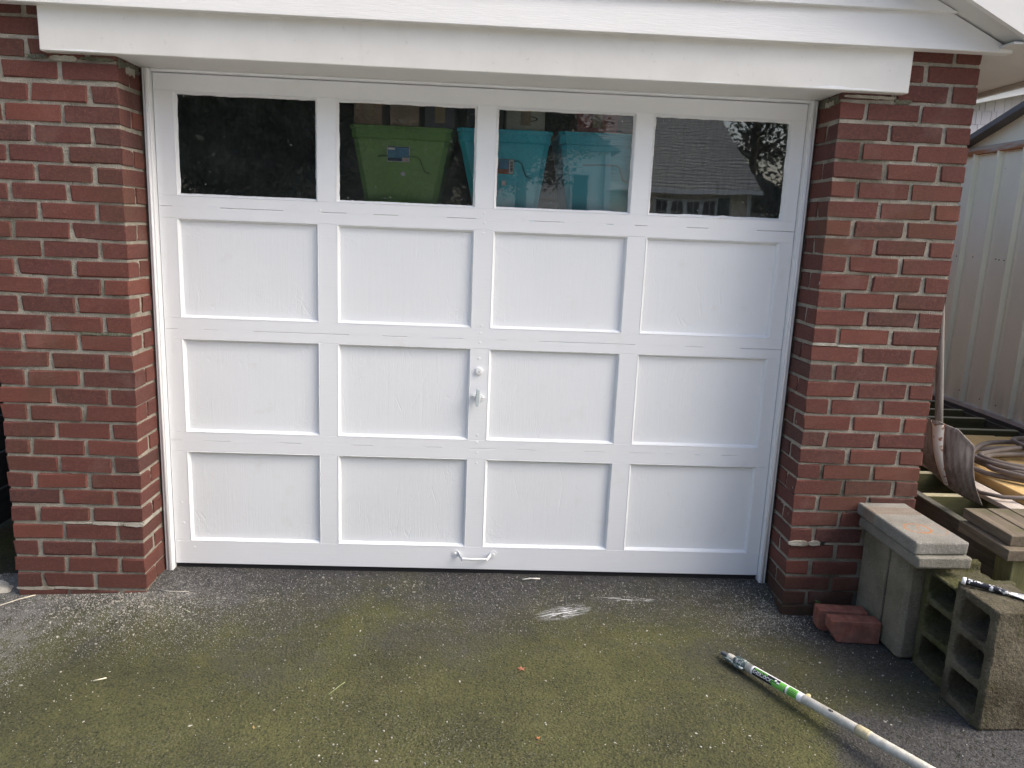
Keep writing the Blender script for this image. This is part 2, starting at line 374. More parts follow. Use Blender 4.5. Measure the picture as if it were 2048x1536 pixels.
# ------------------------------------------------------------------ ground
def patch(name,xs,ys,keep,m,dz=0,amp=.0015,**pr):
    mb=MB(); idx={}
    for j,y in enumerate(ys):
        for i,x in enumerate(xs):
            idx[i,j]=len(mb.v)
            mb.v.append((x,y,gz(x,y)+dz+amp*noise.noise(Vector((x*9,y*9,0)))+amp*2.5*noise.noise(Vector((x*1.6,y*1.6,3)))))
    for j in range(len(ys)-1):
        for i in range(len(xs)-1):
            if keep((xs[i]+xs[i+1])/2,(ys[j]+ys[j+1])/2): mb.f.append((idx[i,j],idx[i+1,j],idx[i+1,j+1],idx[i,j+1]))
    return ob(name,mb,m,smooth=True,fix=False,**pr)
def fr(a,b,s): n=int(round((b-a)/s)); return [a+(b-a)*i/n for i in range(n+1)]
xs=[-1.4,-1.1]+fr(-.9,3.4,.03)+[3.8,4.5,6]; ys=[-24,-12,-6,-4,-3]+fr(-2.2,.34,.03)
patch('driveway',xs,ys,lambda x,y: not (x<-.50 and y>.09+ .05*math.sin(x*9)) and not(x>3.06 and y>.3),M_GR,kind='structure')
mb=MB(); mb.grid(lambda u,v:(-4+12*u,-13+11.4*v,-.046),12,12); ob('bounce_apron',mb,M_BOUNCE,fix=False,kind='structure')  # unseen pale sheet added behind the camera to bounce light up at the door
tS=NT('yard_soil'); P=tS.pos()
c=tS.mix(tS.mr(tS.noise(P,3,5,.6),.4,.62),(.060,.056,.036),(.085,.095,.035)); c=tS.mix(tS.mr(tS.noise(P,55,4,.8),.55,.72,0,.8),c,(.20,.19,.14)); c=tS.mix(tS.mr(tS.noise(P,70,4,.8),.45,.3,0,.8),c,(.02,.02,.012))
tS.fin(c,.95,tS.bump(tS.noise(P,60,5,.8),1,.02),spec=.2)
mb=MB(); mb.grid(lambda u,v:(-80+160*u,-80+160*v,-.075+.0*u),40,40); ob('ground',mb,tS.m,fix=False,kind='structure')
tG=NT('lawn_green'); P=tG.pos(); tG.fin(tG.mix(tG.noise(P,3,5,.7),(.06,.09,.03),(.12,.15,.06)),.9,tG.bump(tG.noise(P,30,4,.8),1,.03))
mb=MB(); mb.grid(lambda u,v:(-40+80*u,-40+27*v,-.065),8,4); ob('lawn',mb,tG.m,fix=False,kind='structure')

# ------------------------------------------------------------------ garage
C=.0677; PB=.1985; W=2.555; LX=-2.5*PB; RX=W+2.5*PB
ZL=[4,-2,-5,-6,-8,-5,-4,-2,0,-1,1,3,4,2,2,0,-1,-1,0,2,3,3,4,6,9,4,-1,1,2,2]
ZR=[-2,-5,-7,-7,-7,-10,-12,-12,-10,-9,-9,-8,-10,-12,-14,-17,-17,-15,-13,-15,-13,-9,-6,-5,-6,-8,-11,-15,-13,-6]
garage=thing('brick_garage','red brick garage with a white panelled overhead door and white gable siding','garage',(0,0,0))
rb=random.Random(3)
BH=.0566
def brick_pool(lx,ly,n=5):
    out=[]
    for i in range(n):
        m=MB().cbox(-lx/2,lx/2,-ly/2,ly/2,-BH/2,BH/2,.0032,1.25,rb).mesh('brick'); fixn(m); m.materials.append(M_BR); out.append(m)
    return out
POOL={'full':brick_pool(.1862,.089,12),'half':brick_pool(.0905,.1835,10),'rev':brick_pool(.089,.084,5),'stub':brick_pool(.0895,.089,5)}
def mortar_core(x0,x1,y0,y1,z0,z1):
    mb=MB(); nz=int((z1-z0)/.011)
    def rough(p,nrm):
        k=.0022*noise.noise(Vector(p)*70)+.0012*noise.noise(Vector(p)*190)
        return (p[0]+nrm[0]*k,p[1]+nrm[1]*k,p[2])
    def side(a,b,nrm):
        L=math.hypot(b[0]-a[0],b[1]-a[1]); n=max(2,int(L/.011))
        mb.grid(lambda u,v:rough((a[0]+(b[0]-a[0])*u,a[1]+(b[1]-a[1])*u,z0+(z1-z0)*v),nrm),n,nz)
    side((x0,y0),(x1,y0),(0,-1)); side((x1,y0),(x1,y1),(1,0)); side((x0,y1),(x0,y0),(-1,0)); side((x1,y1),(x0,y1),(0,1))
    mb.add([(x0,y0,z1),(x1,y0,z1),(x1,y1,z1),(x0,y1,z1)],[(0,1,2,3)]); return mb
def pillar(side):
    x0,x1=(LX,0) if side=='L' else (W,RX)
    core=ob('brick_pillar',mortar_core(x0+.0045,x1-.0045,.0045,.17 if 0 else .30,-.14,2.30),M_MO,garage,smooth=True)
    core['label']='left brick pillar of the garage' if side=='L' else 'right brick pillar of the garage'
    ZZ=ZL if side=='L' else ZR
    inner=x1 if side=='L' else x0; sg=-1 if side=='L' else 1   # direction away from the opening
    def zj(k): return (29-k)*C+(ZZ[k]/1000 if 0<=k<=29 else (ZZ[0] if k<0 else ZZ[29])/1000)
    for i in range(-3,31):
        zc=(zj(i)+zj(i-1))/2; odd=(i%2!=0)
        def put(kind,x,y,dx=0):
            me=rb.choice(POOL[kind]); f=-rb.uniform(0,.0022)
            jx=rb.uniform(-.002,.002); out=0
            o=inst('brick',me,core,(x+jx,y+f,zc+rb.uniform(-.0012,.0012)),(rb.uniform(-.006,.006),rb.uniform(-.006,.006),rb.uniform(-.008,.008)))
            return o
        # odd: half | full | full   even: full | full | half   (left to right)
        if odd: seq=[('half',.0905),('full',.1862),('full',.1862)]
        else: seq=[('full',.1862),('full',.1862),('half',.0905)]
        gap=(2.5*PB-sum(s[1] for s in seq))/2; x=x0
        for n,(kd,ln) in enumerate(seq):
            cx=x+ln/2
            put(kd,cx,(.0445 if kd=='full' else .0918)); x+=ln+gap
        # reveal and outer returns behind the headers
        fullinner = (odd and side=='L') or ((not odd) and side=='R')
        if fullinner: put('rev',inner+sg*.0445,.089+.013+.042)
        fullouter = not fullinner
        outer=x0 if side=='L' else x1
        if fullouter: put('rev',outer-sg*.0445,.089+.013+.042)
    return core,zj
pilL,zjL=pillar('L'); pilR,zjR=pillar('R')
def patchm(x0,x1,z,h,m,par,y=-.001,lab=None,ang=0):
    mb=MB(); n=max(3,int((x1-x0)/.012)); top=[];bot=[]
    for i in range(n+1):
        u=i/n; x=x0+(x1-x0)*u; e=.55+.45*min(1,min(u,1-u)*6)
        top.append((x,z+h/2*e*rb.uniform(.7,1.1)+ang*u)); bot.append((x,z-h/2*e*rb.uniform(.7,1.1)+ang*u))
    mb.prism(top+bot[::-1],(y,y+.012),lambda u,v,w_:(u,w_+.0015*noise.noise(Vector((u*80,v*80,0))),v))
    return ob('mortar_patch',mb,m,par,label=lab or 'smear of repair mortar')
patchm(-.19,-.075,zjL(25)+.001,.014,M_MO2,pilL,-.002,'pale mortar repair low on the left pillar'); patchm(-.072,.002,zjL(25)-.001,.017,M_MO2,pilL,-.003)
patchm(-.30,-.195,zjL(25)+.002,.008,M_MO2,pilL,-.0015)
patchm(-.195,-.002,zjL(14)+.001,.012,M_MOD,pilL,-.001,'dark mossy mortar joint on the left pillar')
patchm(W+.001,W+.095,zjR(13)+.003,.013,M_MO2,pilR,-.002); patchm(W+.096,W+.19,zjR(13)-.001,.009,M_MO2,pilR,-.002)
patchm(W-.004,W+.075,zjR(25)+.001,.022,M_MO2,pilR,-.010,'loose pale mortar low on the right pillar'); patchm(W+.078,W+.125,zjR(25)+.002,.024,M_MO2,pilR,-.009); ob('mortar_gap',MB().cbox(W+.127,W+.147,-.0035,.004,zjR(25)-.006,zjR(25)+.010,.002),simple('dark_hole_shade',(.012,.011,.010),.9),pilR); patchm(W+.147,W+.185,zjR(25),.012,M_MO,pilR,-.002)  # the dark box paints the shade of a hole in the joint
patchm(-.30,-.235,1.975,.016,M_MOD,pilL,-.004); patchm(-.225,-.135,1.972,.02,M_MO2,pilL,-.002); patchm(-.12,-.01,1.974,.014,M_MOD,pilL,-.004)
patchm(W+.01,W+.2,1.975,.012,M_MO2,pilR,-.004); patchm(W+.2,W+.26,1.966,.02,M_MOD,pilR,-.002)
patchm(-.5,-.36,-.0,.012,M_MO2,pilL,-.002); patchm(-.355,-.19,.003,.009,M_MO2,pilL,-.002)
# patches on the reveals under the beam
def rpatch(x,y0,y1,z,h,m,par,s):
    mb=MB();n=8;top=[];bot=[]
    for i in range(n+1):
        y=y0+(y1-y0)*i/n; top.append((y,z+h/2*rb.uniform(.6,1.2)));bot.append((y,z-h/2*rb.uniform(.6,1.2)))
    mb.prism(top+bot[::-1],(x,x+.012*s),lambda u,v,w_:(w_,u,v)); ob('mortar_patch',mb,m,par)
rpatch(.003,.01,.165,1.968,.03,M_MOD,pilL,-1); rpatch(.004,.06,.13,1.955,.026,M_MO2,pilL,-1); rpatch(W-.003,.02,.17,1.966,.034,M_MOD,pilR,1); rpatch(W-.004,.05,.12,1.958,.02,M_MO2,pilR,1)
rpatch(.003,.002,.17,zjL(25)+.003,.016,M_MO2,pilL,-1)
# side and back walls (bricks joined: far more than can be told apart), roof
def sidewall(x0,x1,out):
    wall=ob('side_wall',MB().box(x0,x1,.31,6.0,-.14,2.455),M_MO,garage)
    mb=MB()
    for i in range(1,31):
        z=(29-i)*C+.006; y=.197+(.1 if i%2 else 0)
        while y<5.9:
            xa,xb=(out-.06,out) if out>0 else (out,out+.06)
            mb.box(xa,xb,y,y+.187,z,z+BH); y+=PB
    ob('wall_brickwork',mb,M_BR,wall,kind='stuff')
sidewall(LX+.004,LX+.12,LX); sidewall(RX-.12,RX-.004,RX)
M_DARK=simple('interior_grey',(.18,.175,.165),.9); M_FLOOR=simple('garage_concrete',(.22,.21,.2),.9)
ob('back_wall',MB().prism([(LX,-.14),(RX,-.14),(RX,2.465),(1.28,3.355),(LX,2.465)],(6.0,6.12),lambda u,v,w_:(u,w_,v)),M_DARK,garage); ob('garage_floor',MB().box(LX+.12,RX-.12,.24,6.0,-.1,.0),M_FLOOR,garage)
# beam over the opening
bm=MB().cbox(-.237,2.779,-.04,.236,1.987,2.142,.003); ob('header_beam',bm,M_BEAM,garage,label='long off-white painted beam across the top of the door opening')
mb=MB()
def wavy(x0,x1,z,h):
    n=30;top=[];bot=[]
    for i in range(n+1):
        u=i/n;x=x0+(x1-x0)*u;top.append((x,z+h*(.35+.65*abs(noise.noise(Vector((x*7,z,0)))*1.6))*math.sin(math.pi*min(1,max(0,u)))));bot.append((x,z))
    mb.prism(bot+top[::-1],(-.0412,-.0398),lambda u,v,w_:(u,w_,v))
for a_ in ((-.22,.02,1.990,.012),(2.36,2.72,1.990,.014),(2.0,2.2,1.990,.006)):
    mb=MB(); wavy(*a_); ob('paint_smear',mb,M_HW,garage,label='strip of fresher white paint along the lower edge of the beam')
for (nx,nz_) in ((.05,2.10),(.07,2.02),(.62,2.06),(1.28,2.11),(1.30,2.02),(1.86,2.05),(2.38,2.09),(2.42,2.015),(2.70,2.06)):
    ob('nail_head',MB().disc((nx,-.0398,nz_),(0,-1,0),.0028,.0012,8),M_SOFF,garage)
# siding courses on the gable
SZ0=2.130; EXP=.1235; slope=.5036
def rakez(x): return 2.145-slope*(x-3.112) if x>1.28 else 2.145-slope*(3.112-1.28)*-1+slope*(x-1.28)
def apex(x): 
    d=abs(x-1.28); return 2.145+slope*((3.112-1.28)-d)
for k in range(8):
    zb=SZ0+k*EXP; zt=min(zb+EXP+.012,apex(1.28)-.01)
    if zb>apex(1.28)-.02: break
    hb=(3.112-1.28)-(zb-2.145)/slope; ht=max(.01,(3.112-1.28)-(zt-2.145)/slope)
    mb=MB()
    prof=[(-.050,zt),(-.072,zb+.010),(-.073,zb+.002),(-.068,zb),(-.030,zb)]
    nn=len(prof)
    def hw(z): return (3.112-1.28)-(z-2.145)/slope
    L=[(1.28-max(.005,min(hw(z),1.832)),y,z) for y,z in prof]; Rr=[(1.28+max(.005,min(hw(z),1.832)),y,z) for y,z in prof]
    mb.add(L+Rr,[(i,i+1,nn+i+1,nn+i) for i in range(nn-1)])
    ob('siding_board',mb,M_SID,garage)
gb=MB().prism([(-.55,2.143),(3.10,2.143),(3.10,2.435),(1.28,3.35),(-.55,2.435)],(-.03,.05),lambda u,v,w_:(u,w_,v)); ob('gable_sheathing',gb,M_SOFF,garage)
# the strip closing the siding to the wall, roof, rake, eave
for s in (-1,1):
    f=lambda x: 1.28+s*(x-1.28)
    lab='right' if s>0 else 'left'
    # soffit under the rake
    mb=MB().prism([(3.118,2.146),(1.28,2.146+slope*1.838),(1.28,2.154+slope*1.838),(3.118,2.154)],(-.149,-.045),lambda u,v,w_:(f(u),w_,v)); ob('rake_soffit',mb,M_SOFF,garage)
    mb=MB().prism([(3.135,2.128),(1.28,2.128+slope*1.855),(1.28,2.235+slope*1.855),(3.52,2.06)],(-.178,-.156),lambda u,v,w_:(f(u),w_,v)) if 0 else MB().prism([(3.50,1.955),(1.28,1.955+slope*2.22+.0),(1.28,2.10+slope*2.22),(3.50,2.10)],(-.178,-.156),lambda u,v,w_:(f(u),w_,v+.02))
    mb=MB().prism([(3.10,2.150),(1.28,2.150+slope*1.82),(1.28,2.285+slope*1.82),(3.53,2.065),(3.53,2.13),(3.13,2.13)],(-.178,-.156),lambda u,v,w_:(f(u),w_,v)) if 0 else None
    mb=MB().prism([(3.118,2.146),(1.28,2.146+slope*1.838),(1.28,2.30+slope*1.838),(3.50,2.178),(3.50,2.146)],(-.172,-.150),lambda u,v,w_:(f(u),w_,v)); ob('rake_fascia',mb,M_WTRIM,garage)
    mb=MB().prism([(3.60,2.172),(1.28,2.172+slope*2.32+.0),(1.28,2.205+slope*2.32),(3.60,2.205)],(-.20,6.2),lambda u,v,w_:(f(u),w_,v)); ob('roof_slab',mb,simple('roof_shingle',(.09,.09,.09),.95),garage)
    mb=MB().box(*sorted((f(3.062),f(3.488))),-.15,6.1,2.142,2.150); ob('eave_soffit',mb,M_SOFF,garage)
    mb=MB().box(*sorted((f(3.49),f(3.51))),-.178,6.2,2.122,2.20); ob('eave_fascia',mb,m_trim('tan_trim',(.52,.50,.44)) if s>0 else M_WTRIM,garage)
ob('siding_starter',MB().box(-.55,3.112,-.066,-.03,2.132,2.140),M_SOFF,garage)
# jambs and head stop
def jamb(x0,x1,xo):
    mb=MB().cbox(min(x0,x1),max(x0,x1),.172,.232,-.004,1.9865,.003,.5,rb); ob('side_jamb',mb,M_JAMB,garage)
jamb(.008,.0345,0); jamb(W-.008,W-.0345,1)
ob('head_jamb',MB().cbox(.036,W-.036,.176,.232,1.9775,1.9868,.002),M_RAIL,garage)
# stop bead with rounded nose along the jambs
for x in (.0225,W-.0225):
    ob('jamb_bead',MB().tube([(x,.171,.0),(x,.171,1.0),(x,.171,1.98)],.0045,8),M_JAMB,garage,smooth=True)

# ------------------------------------------------------------------ the overhead door
Y0=.200; YB=.235; YP=.2155
DX0,DX1,DZ0,DZ1=.0375,2.5185,.0265,1.975
pcols=[(.103,.643),(.715,1.249),(1.322,1.855),(1.927,2.466)]
wcols=[(.108,.643),(.713,1.249),(1.320,1.858),(1.925,2.467)]
prow=[(.127,.516),(.597,.981),(1.063,1.449)]; wrow=(1.532,1.914)
sec=[DZ0,.5615,1.0185,1.4925,DZ1]
door_mb=MB(); g=.0006
cells=[]
for si in range(4):
    z0=sec[si]+(g if si else 0); z1=sec[si+1]-(g if si<3 else 0)
    rows=prow[si] if si<3 else wrow; cols=pcols if si<3 else wcols
    # bottom and top rails (full width), stiles between
    door_mb.cbox(DX0,DX1,Y0,YB,z0,rows[0],.0012); door_mb.cbox(DX0,DX1,Y0,YB,rows[1],z1,.0012)
    xs_=[DX0]+[v for c_ in cols for v in c_]+[DX1]
    for a in range(0,len(xs_),2):
        door_mb.cbox(xs_[a],xs_[a+1],Y0+.0003*rb.random(),YB,rows[0]+.0002,rows[1]-.0002,.0006)
door=ob('garage_door',door_mb,M_RAIL,garage,label='white overhead door of four hinged panelled sections with four windows')
def moulding(x0,x1,z0,z1,yin,wd):
    """mitred sloping bead round an opening, slightly ragged with paint"""
    mb=MB(); 
    A=[(x0,z0),(x1,z0),(x1,z1),(x0,z1)]; B=[(x0+wd,z0+wd),(x1-wd,z0+wd),(x1-wd,z1-wd),(x0+wd,z1-wd)]
    for i in range(4):
        a0,a1,b0,b1=A[i],A[(i+1)%4],B[i],B[(i+1)%4]; n=26
        def f(u,v,a0=a0,a1=a1,b0=b0,b1=b1):
            k=(0,.12,.55,1)[int(round(v*3))]; yy=(Y0+.0008,Y0-.0012,Y0+.0042,yin)[int(round(v*3))]
            ja=.0007*noise.noise(Vector((u*31+i*7+x0*9,v*3,z0*5)))+(.0011*noise.noise(Vector((u*90+x0,i,z0*3))) if v>.9 else 0)
            ax=a0[0]+(a1[0]-a0[0])*u; az=a0[1]+(a1[1]-a0[1])*u; bx=b0[0]+(b1[0]-b0[0])*u; bz=b0[1]+(b1[1]-b0[1])*u
            return (ax+(bx-ax)*(k+ja*60),yy,az+(bz-az)*(k+ja*60))
        mb.grid(f,n,3)
    return mb
for (z0,z1) in prow:
    for (x0,x1) in pcols:
        obc('door_panel',MB().box(x0,x1,YP,YP+.006,z0,z1),M_PAN,door)
        ob('panel_moulding',moulding(x0,x1,z0,z1,YP-.0004,.011),M_STILE,door,smooth=False)
for (x0,x1) in wcols:
    ob('window_moulding',moulding(x0,x1,wrow[0],wrow[1],YP-.0004,.0095),M_STILE,door)
    ob('window_pane',MB().box(x0+.003,x1-.003,YP,YP+.003,wrow[0]+.003,wrow[1]-.003),M_GLASS,door)
    # ragged overpainted edge and flecks on the glass
    mb=MB(); n=70; X0,X1,Z0,Z1=x0+.0085,x1-.0085,wrow[0]+.0085,wrow[1]-.0085
    per=[((X0,Z0),(X1,Z0),(0,1)),((X1,Z0),(X1,Z1),(-1,0)),((X1,Z1),(X0,Z1),(0,-1)),((X0,Z1),(X0,Z0),(1,0))]
    for q,(a,b,nn_) in enumerate(per):
        pts_=[];
        for i in range(n+1):
            u=i/n; d=.0012+.0035*max(0,noise.noise(Vector((u*9+q*5+x0*7,1.3,0))))+.0022*max(0,noise.noise(Vector((u*45+q,x0*3,0))))
            px=a[0]+(b[0]-a[0])*u;pz=a[1]+(b[1]-a[1])*u; pts_.append(((px,pz),(px+nn_[0]*d,pz+nn_[1]*d)))
        for i in range(n):
            (p0,q0),(p1,q1)=pts_[i],pts_[i+1]; mb.add([(p0[0],YP-.0008,p0[1]),(p1[0],YP-.0008,p1[1]),(q1[0],YP-.0003,q1[1]),(q0[0],YP-.0003,q0[1])],[(0,1,2,3)])
    for i in range(22):
        e=rb.random()<.6; cx=rb.uniform(X0+.01,X1-.01); cz=rb.uniform(Z0+.01,Z1-.01)
        if e: cz=rb.choice([Z0+rb.uniform(0,.03),Z1-rb.uniform(0,.05)]); cx=rb.choice([X0+rb.uniform(0,.08),X1-rb.uniform(0,.08),cx])
        r=rb.uniform(.0006,.0018); k=6
        mb.add([(cx+r*rb.uniform(.5,1.3)*math.cos(a_)*1,YP-.0004,cz+r*rb.uniform(.5,1.6)*math.sin(a_)) for a_ in [2*math.pi*j/k for j in range(k)]],[tuple(range(k))])
    ob('paint_edge',mb,M_HW,door,kind='stuff')
# hardware
obc('lock_cylinder',MB().disc((1.2845,Y0+.001,.889),(0,-1,0),.0165,.009,28,.003).disc((1.2845,Y0-.0078,.889),(0,-1,0),.0105,.0016,22,.0008),M_HW,door,smooth=False)
obc('keyhole',MB().box(1.2833,1.2857,Y0-.0099,Y0-.0092,.8835,.8895),simple('black_hole',(.02,.02,.02),.8),door)
pl=[(1.2845+.0275*math.cos(a)*(1 if abs(math.cos(a))>.5 else 1),.782+.0155*math.sin(a)*(1-.35*abs(math.cos(a)))) for a in [2*math.pi*i/24 for i in range(24)]]
obc('handle_plate',MB().prism(pl,(Y0+.001,Y0-.004),lambda u,v,w_:(u,w_,v-(u-1.2845)*.18)),M_HW,door)
obc('handle_boss',MB().tube([(1.284,Y0-.003,.782),(1.284,Y0-.012,.782),(1.284,Y0-.026,.782)],[.011,.0085,.0075],16),M_HW,door)
th=[(-.0065,.036),(.0065,.036),(.0078,.030),(.0092,.004),(.0092,-.004),(.0070,-.030),(.0058,-.036),(-.0058,-.036),(-.0070,-.030),(-.0092,-.004),(-.0092,.004),(-.0078,.030)]
mb=MB(); rings=[]
for (k,yy_) in ((1,Y0-.024),(1.0,Y0-.033),(.72,Y0-.0375)): rings.append([(1.283+a*k+b*.03,yy_,.783+b*(1 if k==1 else .95)) for a,b in th])
n=len(th); mb.add([p for q_ in rings for p in q_],[(a_*n+k_,a_*n+(k_+1)%n,(a_+1)*n+(k_+1)%n,(a_+1)*n+k_) for a_ in range(2) for k_ in range(n)]+[tuple(range(n)),tuple(range(2*n,3*n))])
obc('turn_handle',mb,simple('pale_blue_grey_enamel',(.50,.57,.58),.4,.05,30,.2),door)
mb=MB().disc((1.2665,Y0-.003,.785),(0,-1,0),.0042,.003,12,.0015).disc((1.303,Y0-.003,.7785),(0,-1,0),.0042,.003,12,.0015); obc('plate_screws',mb,M_HW,door)
# lift handle at the foot of the door
hx,hz=1.2905,.0935; 
for sx in (-1,1):
    mb=MB(); ear=[(hx+sx*(.080+.0155*math.cos(a)),hz+.003+.0165*math.sin(a)) for a in [2*math.pi*i/18 for i in range(18)]]
    mb.prism(ear,(Y0+.001,Y0-.0028),lambda u,v,w_:(u,w_,v)); mb.disc((hx+sx*.082,Y0-.0025,hz+.003),(0,-1,0),.0058,.0032,14,.0018); ob('handle_foot',mb,M_HW,door)
mb=MB()
mb.grid(lambda u,v:(hx-.070+.018*u, Y0-.002-.030*u, hz+.014-(.0+.016*u)-v*(.022-.008*u)),3,2,(0,-.0025,0)); mb.grid(lambda u,v:(hx+.070-.018*u, Y0-.002-.030*u, hz+.014-(.0+.016*u)-v*(.022-.008*u)),3,2,(0,-.0025,0))
mb.tube([(hx-.052,Y0-.033,hz-.006),(hx,Y0-.035,hz-.0065),(hx+.052,Y0-.033,hz-.006)],.0052,10); ob('lift_handle',mb,M_HW,door)
# bolt heads and dents down the centre stile
for (bx,bz) in [(1.285,1.515),(1.288,1.478),(1.2845,1.437),(1.287,1.075),(1.2865,1.043),(1.284,1.005),(1.283,.94),(1.286,.620),(1.2855,.590),(1.286,.545),(1.286,.500),(.078,.205),(.118,.098),(.072,.295),(2.49,.52),(.65,1.50)]:
    ob('bolt_head',MB().disc((bx,Y0+.0005,bz),(0,-1,0),rb.uniform(.0048,.006),.0015,14,.0012),M_HW,door)
# drips of old paint in the section gaps
mb=MB()
for z in sec[1:4]:
    x=DX0+.05
    while x<DX1-.1:
        l=rb.uniform(.03,.22)
        if rb.random()<.85:
            n=6; tp=[(x+l*i/n,z+.0011+.0012*rb.random()) for i in range(n+1)]; bt=[(x+l*i/n,z-.0011-.0012*rb.random()) for i in range(n+1)]
            mb.prism(tp+bt[::-1],(Y0-.0002,Y0+.002),lambda u,v,w_:(u,w_,v))
        x+=l+rb.uniform(.01,.12)
ob('paint_bridging',mb,M_RAIL,door,kind='stuff')
ob('door_seal',MB().box(DX0,DX1,Y0+.010,Y0+.03,.0,.028),simple('black_rubber',(.015,.015,.017),.8),garage)

# ------------------------------------------------------------------ inside the garage
M_SHELF=m_wood('shelf_pine',(.25,.17,.10),(.34,.25,.15),'x')
sh=thing('storage_shelf','wooden shelf rack standing just behind the garage door windows','shelf',(1.4,.55,0))
def sbox(nm,mt,*b): mb=MB().box(*b); local(mb,(1.4,.55,0)); ob(nm,mb,mt,sh)
sbox('shelf_board',M_SHELF,.55,2.45,.29,.85,1.375,1.40); sbox('shelf_board',M_SHELF,.55,2.45,.29,.85,.70,.725)
for x in (.56,1.5,2.40):
    for y in (.295,.81): sbox('shelf_post',M_SHELF,x,x+.04,y,y+.04,0,1.375)
def bin_(x0,x1,xb0,xb1,ztop,col,name,label,yf=.262,yd=.42):
    t=thing(name,label,'storage bin',((x0+x1)/2,yf+yd/2,1.40),'plastic bins on the garage shelf'); cx=(x0+x1)/2
    m=simple('plastic_'+label.split()[0],col,.38,.08,3,.05)
    mb=MB(); zb=1.40
    def ring(xa,xc,ya,yb_,z): return [(xa+.02,ya,z),(xc-.02,ya,z),(xc,ya+.02,z),(xc,yb_-.02,z),(xc-.02,yb_,z),(xa+.02,yb_,z),(xa,yb_-.02,z),(xa,ya+.02,z)]
    lv=[ring(xb0+.015,xb1-.015,yf+.055,yf+yd-.05,zb),ring(x0+.012,x1-.012,yf+.014,yf+yd-.012,ztop-.05),ring(x0+.006,x1-.006,yf+.008,yf+yd-.006,ztop-.045),ring(x0+.006,x1-.006,yf+.008,yf+yd-.006,ztop-.012),ring(x0,x1,yf,yf+yd,ztop-.012),ring(x0,x1,yf,yf+yd,ztop)]
    vs=[p for r in lv for p in r]; fs=[(i*8+k,i*8+(k+1)%8,(i+1)*8+(k+1)%8,(i+1)*8+k) for i in range(len(lv)-1) for k in range(8)]+[tuple(range(8)),tuple(range(40,48))]
    mb.add(vs,fs); local(mb,t.location); ob('bin_body',mb,m,t)
    # moulded handle recess line
    mb=MB(); w2=(x1-x0)/2; yy=lambda z:yf+.012+(ztop-.05-z)*.105
    pts=[(cx-w2*.45,1.72),(cx+w2*.30,1.722),(cx+w2*.38,1.712),(cx+w2*.43,1.685),(cx+w2*.48,1.665),(cx+w2*.58,1.66)]
    mb.tube([(a,yy(b)-.001,b) for a,b in pts],.0035,6); local(mb,t.location)
    ob('handle_rib',mb,simple('plastic_rib',tuple(c_*.55 for c_ in col),.4),t); return t,yy
gbn,yy=bin_(.752,1.150,.815,1.080,1.832,(.24,.48,.11),'storage_bin','green plastic storage bin behind the second door window')
M_WH=simple('paper_white',(.85,.86,.86),.5,.02); M_BL=simple('label_blue',(.10,.33,.55),.5,.1,40); M_NV=simple('label_navy',(.015,.04,.12),.5); M_BK=simple('print_black',(.02,.02,.025),.5); M_OR=simple('label_orange',(.55,.12,.05),.5,.2,60)
def stick(t,yy,x0,x1,z0,z1,m,k,nm='sticker'):
    mb=MB().add([(x0,yy(z0)-.0012*k-.002,z0),(x1,yy(z0)-.0012*k-.002,z0),(x1,yy(z1)-.0012*k-.002,z1),(x0,yy(z1)-.0012*k-.002,z1)],[(0,1,2,3)]); local(mb,t.location); ob(nm,mb,m,t)
stick(gbn,yy,.897,.985,1.700,1.757,M_WH,1); stick(gbn,yy,.899,.983,1.702,1.755,M_BL,2,'sticker_print'); stick(gbn,yy,.899,.954,1.702,1.714,M_NV,3,'sticker_print'); stick(gbn,yy,.902,.928,1.744,1.752,M_WH,3,'sticker_print'); stick(gbn,yy,.899,.983,1.753,1.756,M_NV,3,'sticker_print')
stick(gbn,yy,.957,.982,1.703,1.716,M_WH,3,'barcode')
for i in range(6): stick(gbn,yy,.959+i*.0037,.9605+i*.0037,1.704,1.715,M_OR,4,'barcode_bar')
mb=MB().prism([(.949,1.657),(.957,1.664),(.967,1.662),(.968,1.650),(.960,1.646),(.951,1.651)],(.0,.001),lambda u,v,w_:(u,yy(v)-.003+w_,v)); local(mb,gbn.location); ob('torn_label',mb,M_WH,gbn)
tb,yy2=bin_(1.168,1.545,1.255,1.495,1.838,(.05,.74,.92),'storage_bin','teal plastic storage bin between the second and third door windows')
stick(tb,yy2,1.335,1.397,1.672,1.728,M_OR,1); stick(tb,yy2,1.338,1.375,1.690,1.727,M_BL,2,'sticker_print'); stick(tb,yy2,1.377,1.396,1.674,1.727,M_WH,2,'barcode')
for i in range(7): stick(tb,yy2,1.381,1.392,1.682+i*.0055,1.685+i*.0055,M_BK,3,'barcode_bar')
stick(tb,yy2,1.350,1.368,1.628,1.645,M_WH,1)
tb2,yy3=bin_(1.570,1.93,1.625,1.88,1.842,(.05,.70,.88),'storage_bin','teal plastic storage bin at the right of the third door window')
def carton(x0,x1,z0,z1,col,label,yf=.29):
    t=thing('cardboard_box',label,'box',((x0+x1)/2,yf+.15,z0),'boxes stacked on the bins'); m=simple('card_'+label.split()[0],col,.85,.1,5)
    mb=MB().cbox(x0,x1,yf,yf+.3,z0,z1,.003); local(mb,t.location); ob('carton',mb,m,t)
    mb=MB().box((x0+x1)/2-.02,(x0+x1)/2+.02,yf-.001,yf+.301,z0+.02,z1+.001); local(mb,t.location); ob('packing_tape',mb,simple('tape',(.35,.28,.18),.3),t); return t
carton(.765,.875,1.834,2.02,(.36,.25,.17),'brown cardboard box on the left of the green bin'); carton(.905,1.02,1.834,2.0,(.40,.29,.21),'tan cardboard box on the middle of the green bin'); carton(1.04,1.16,1.834,1.96,(.14,.14,.17),'dark grey box on the right of the green bin')
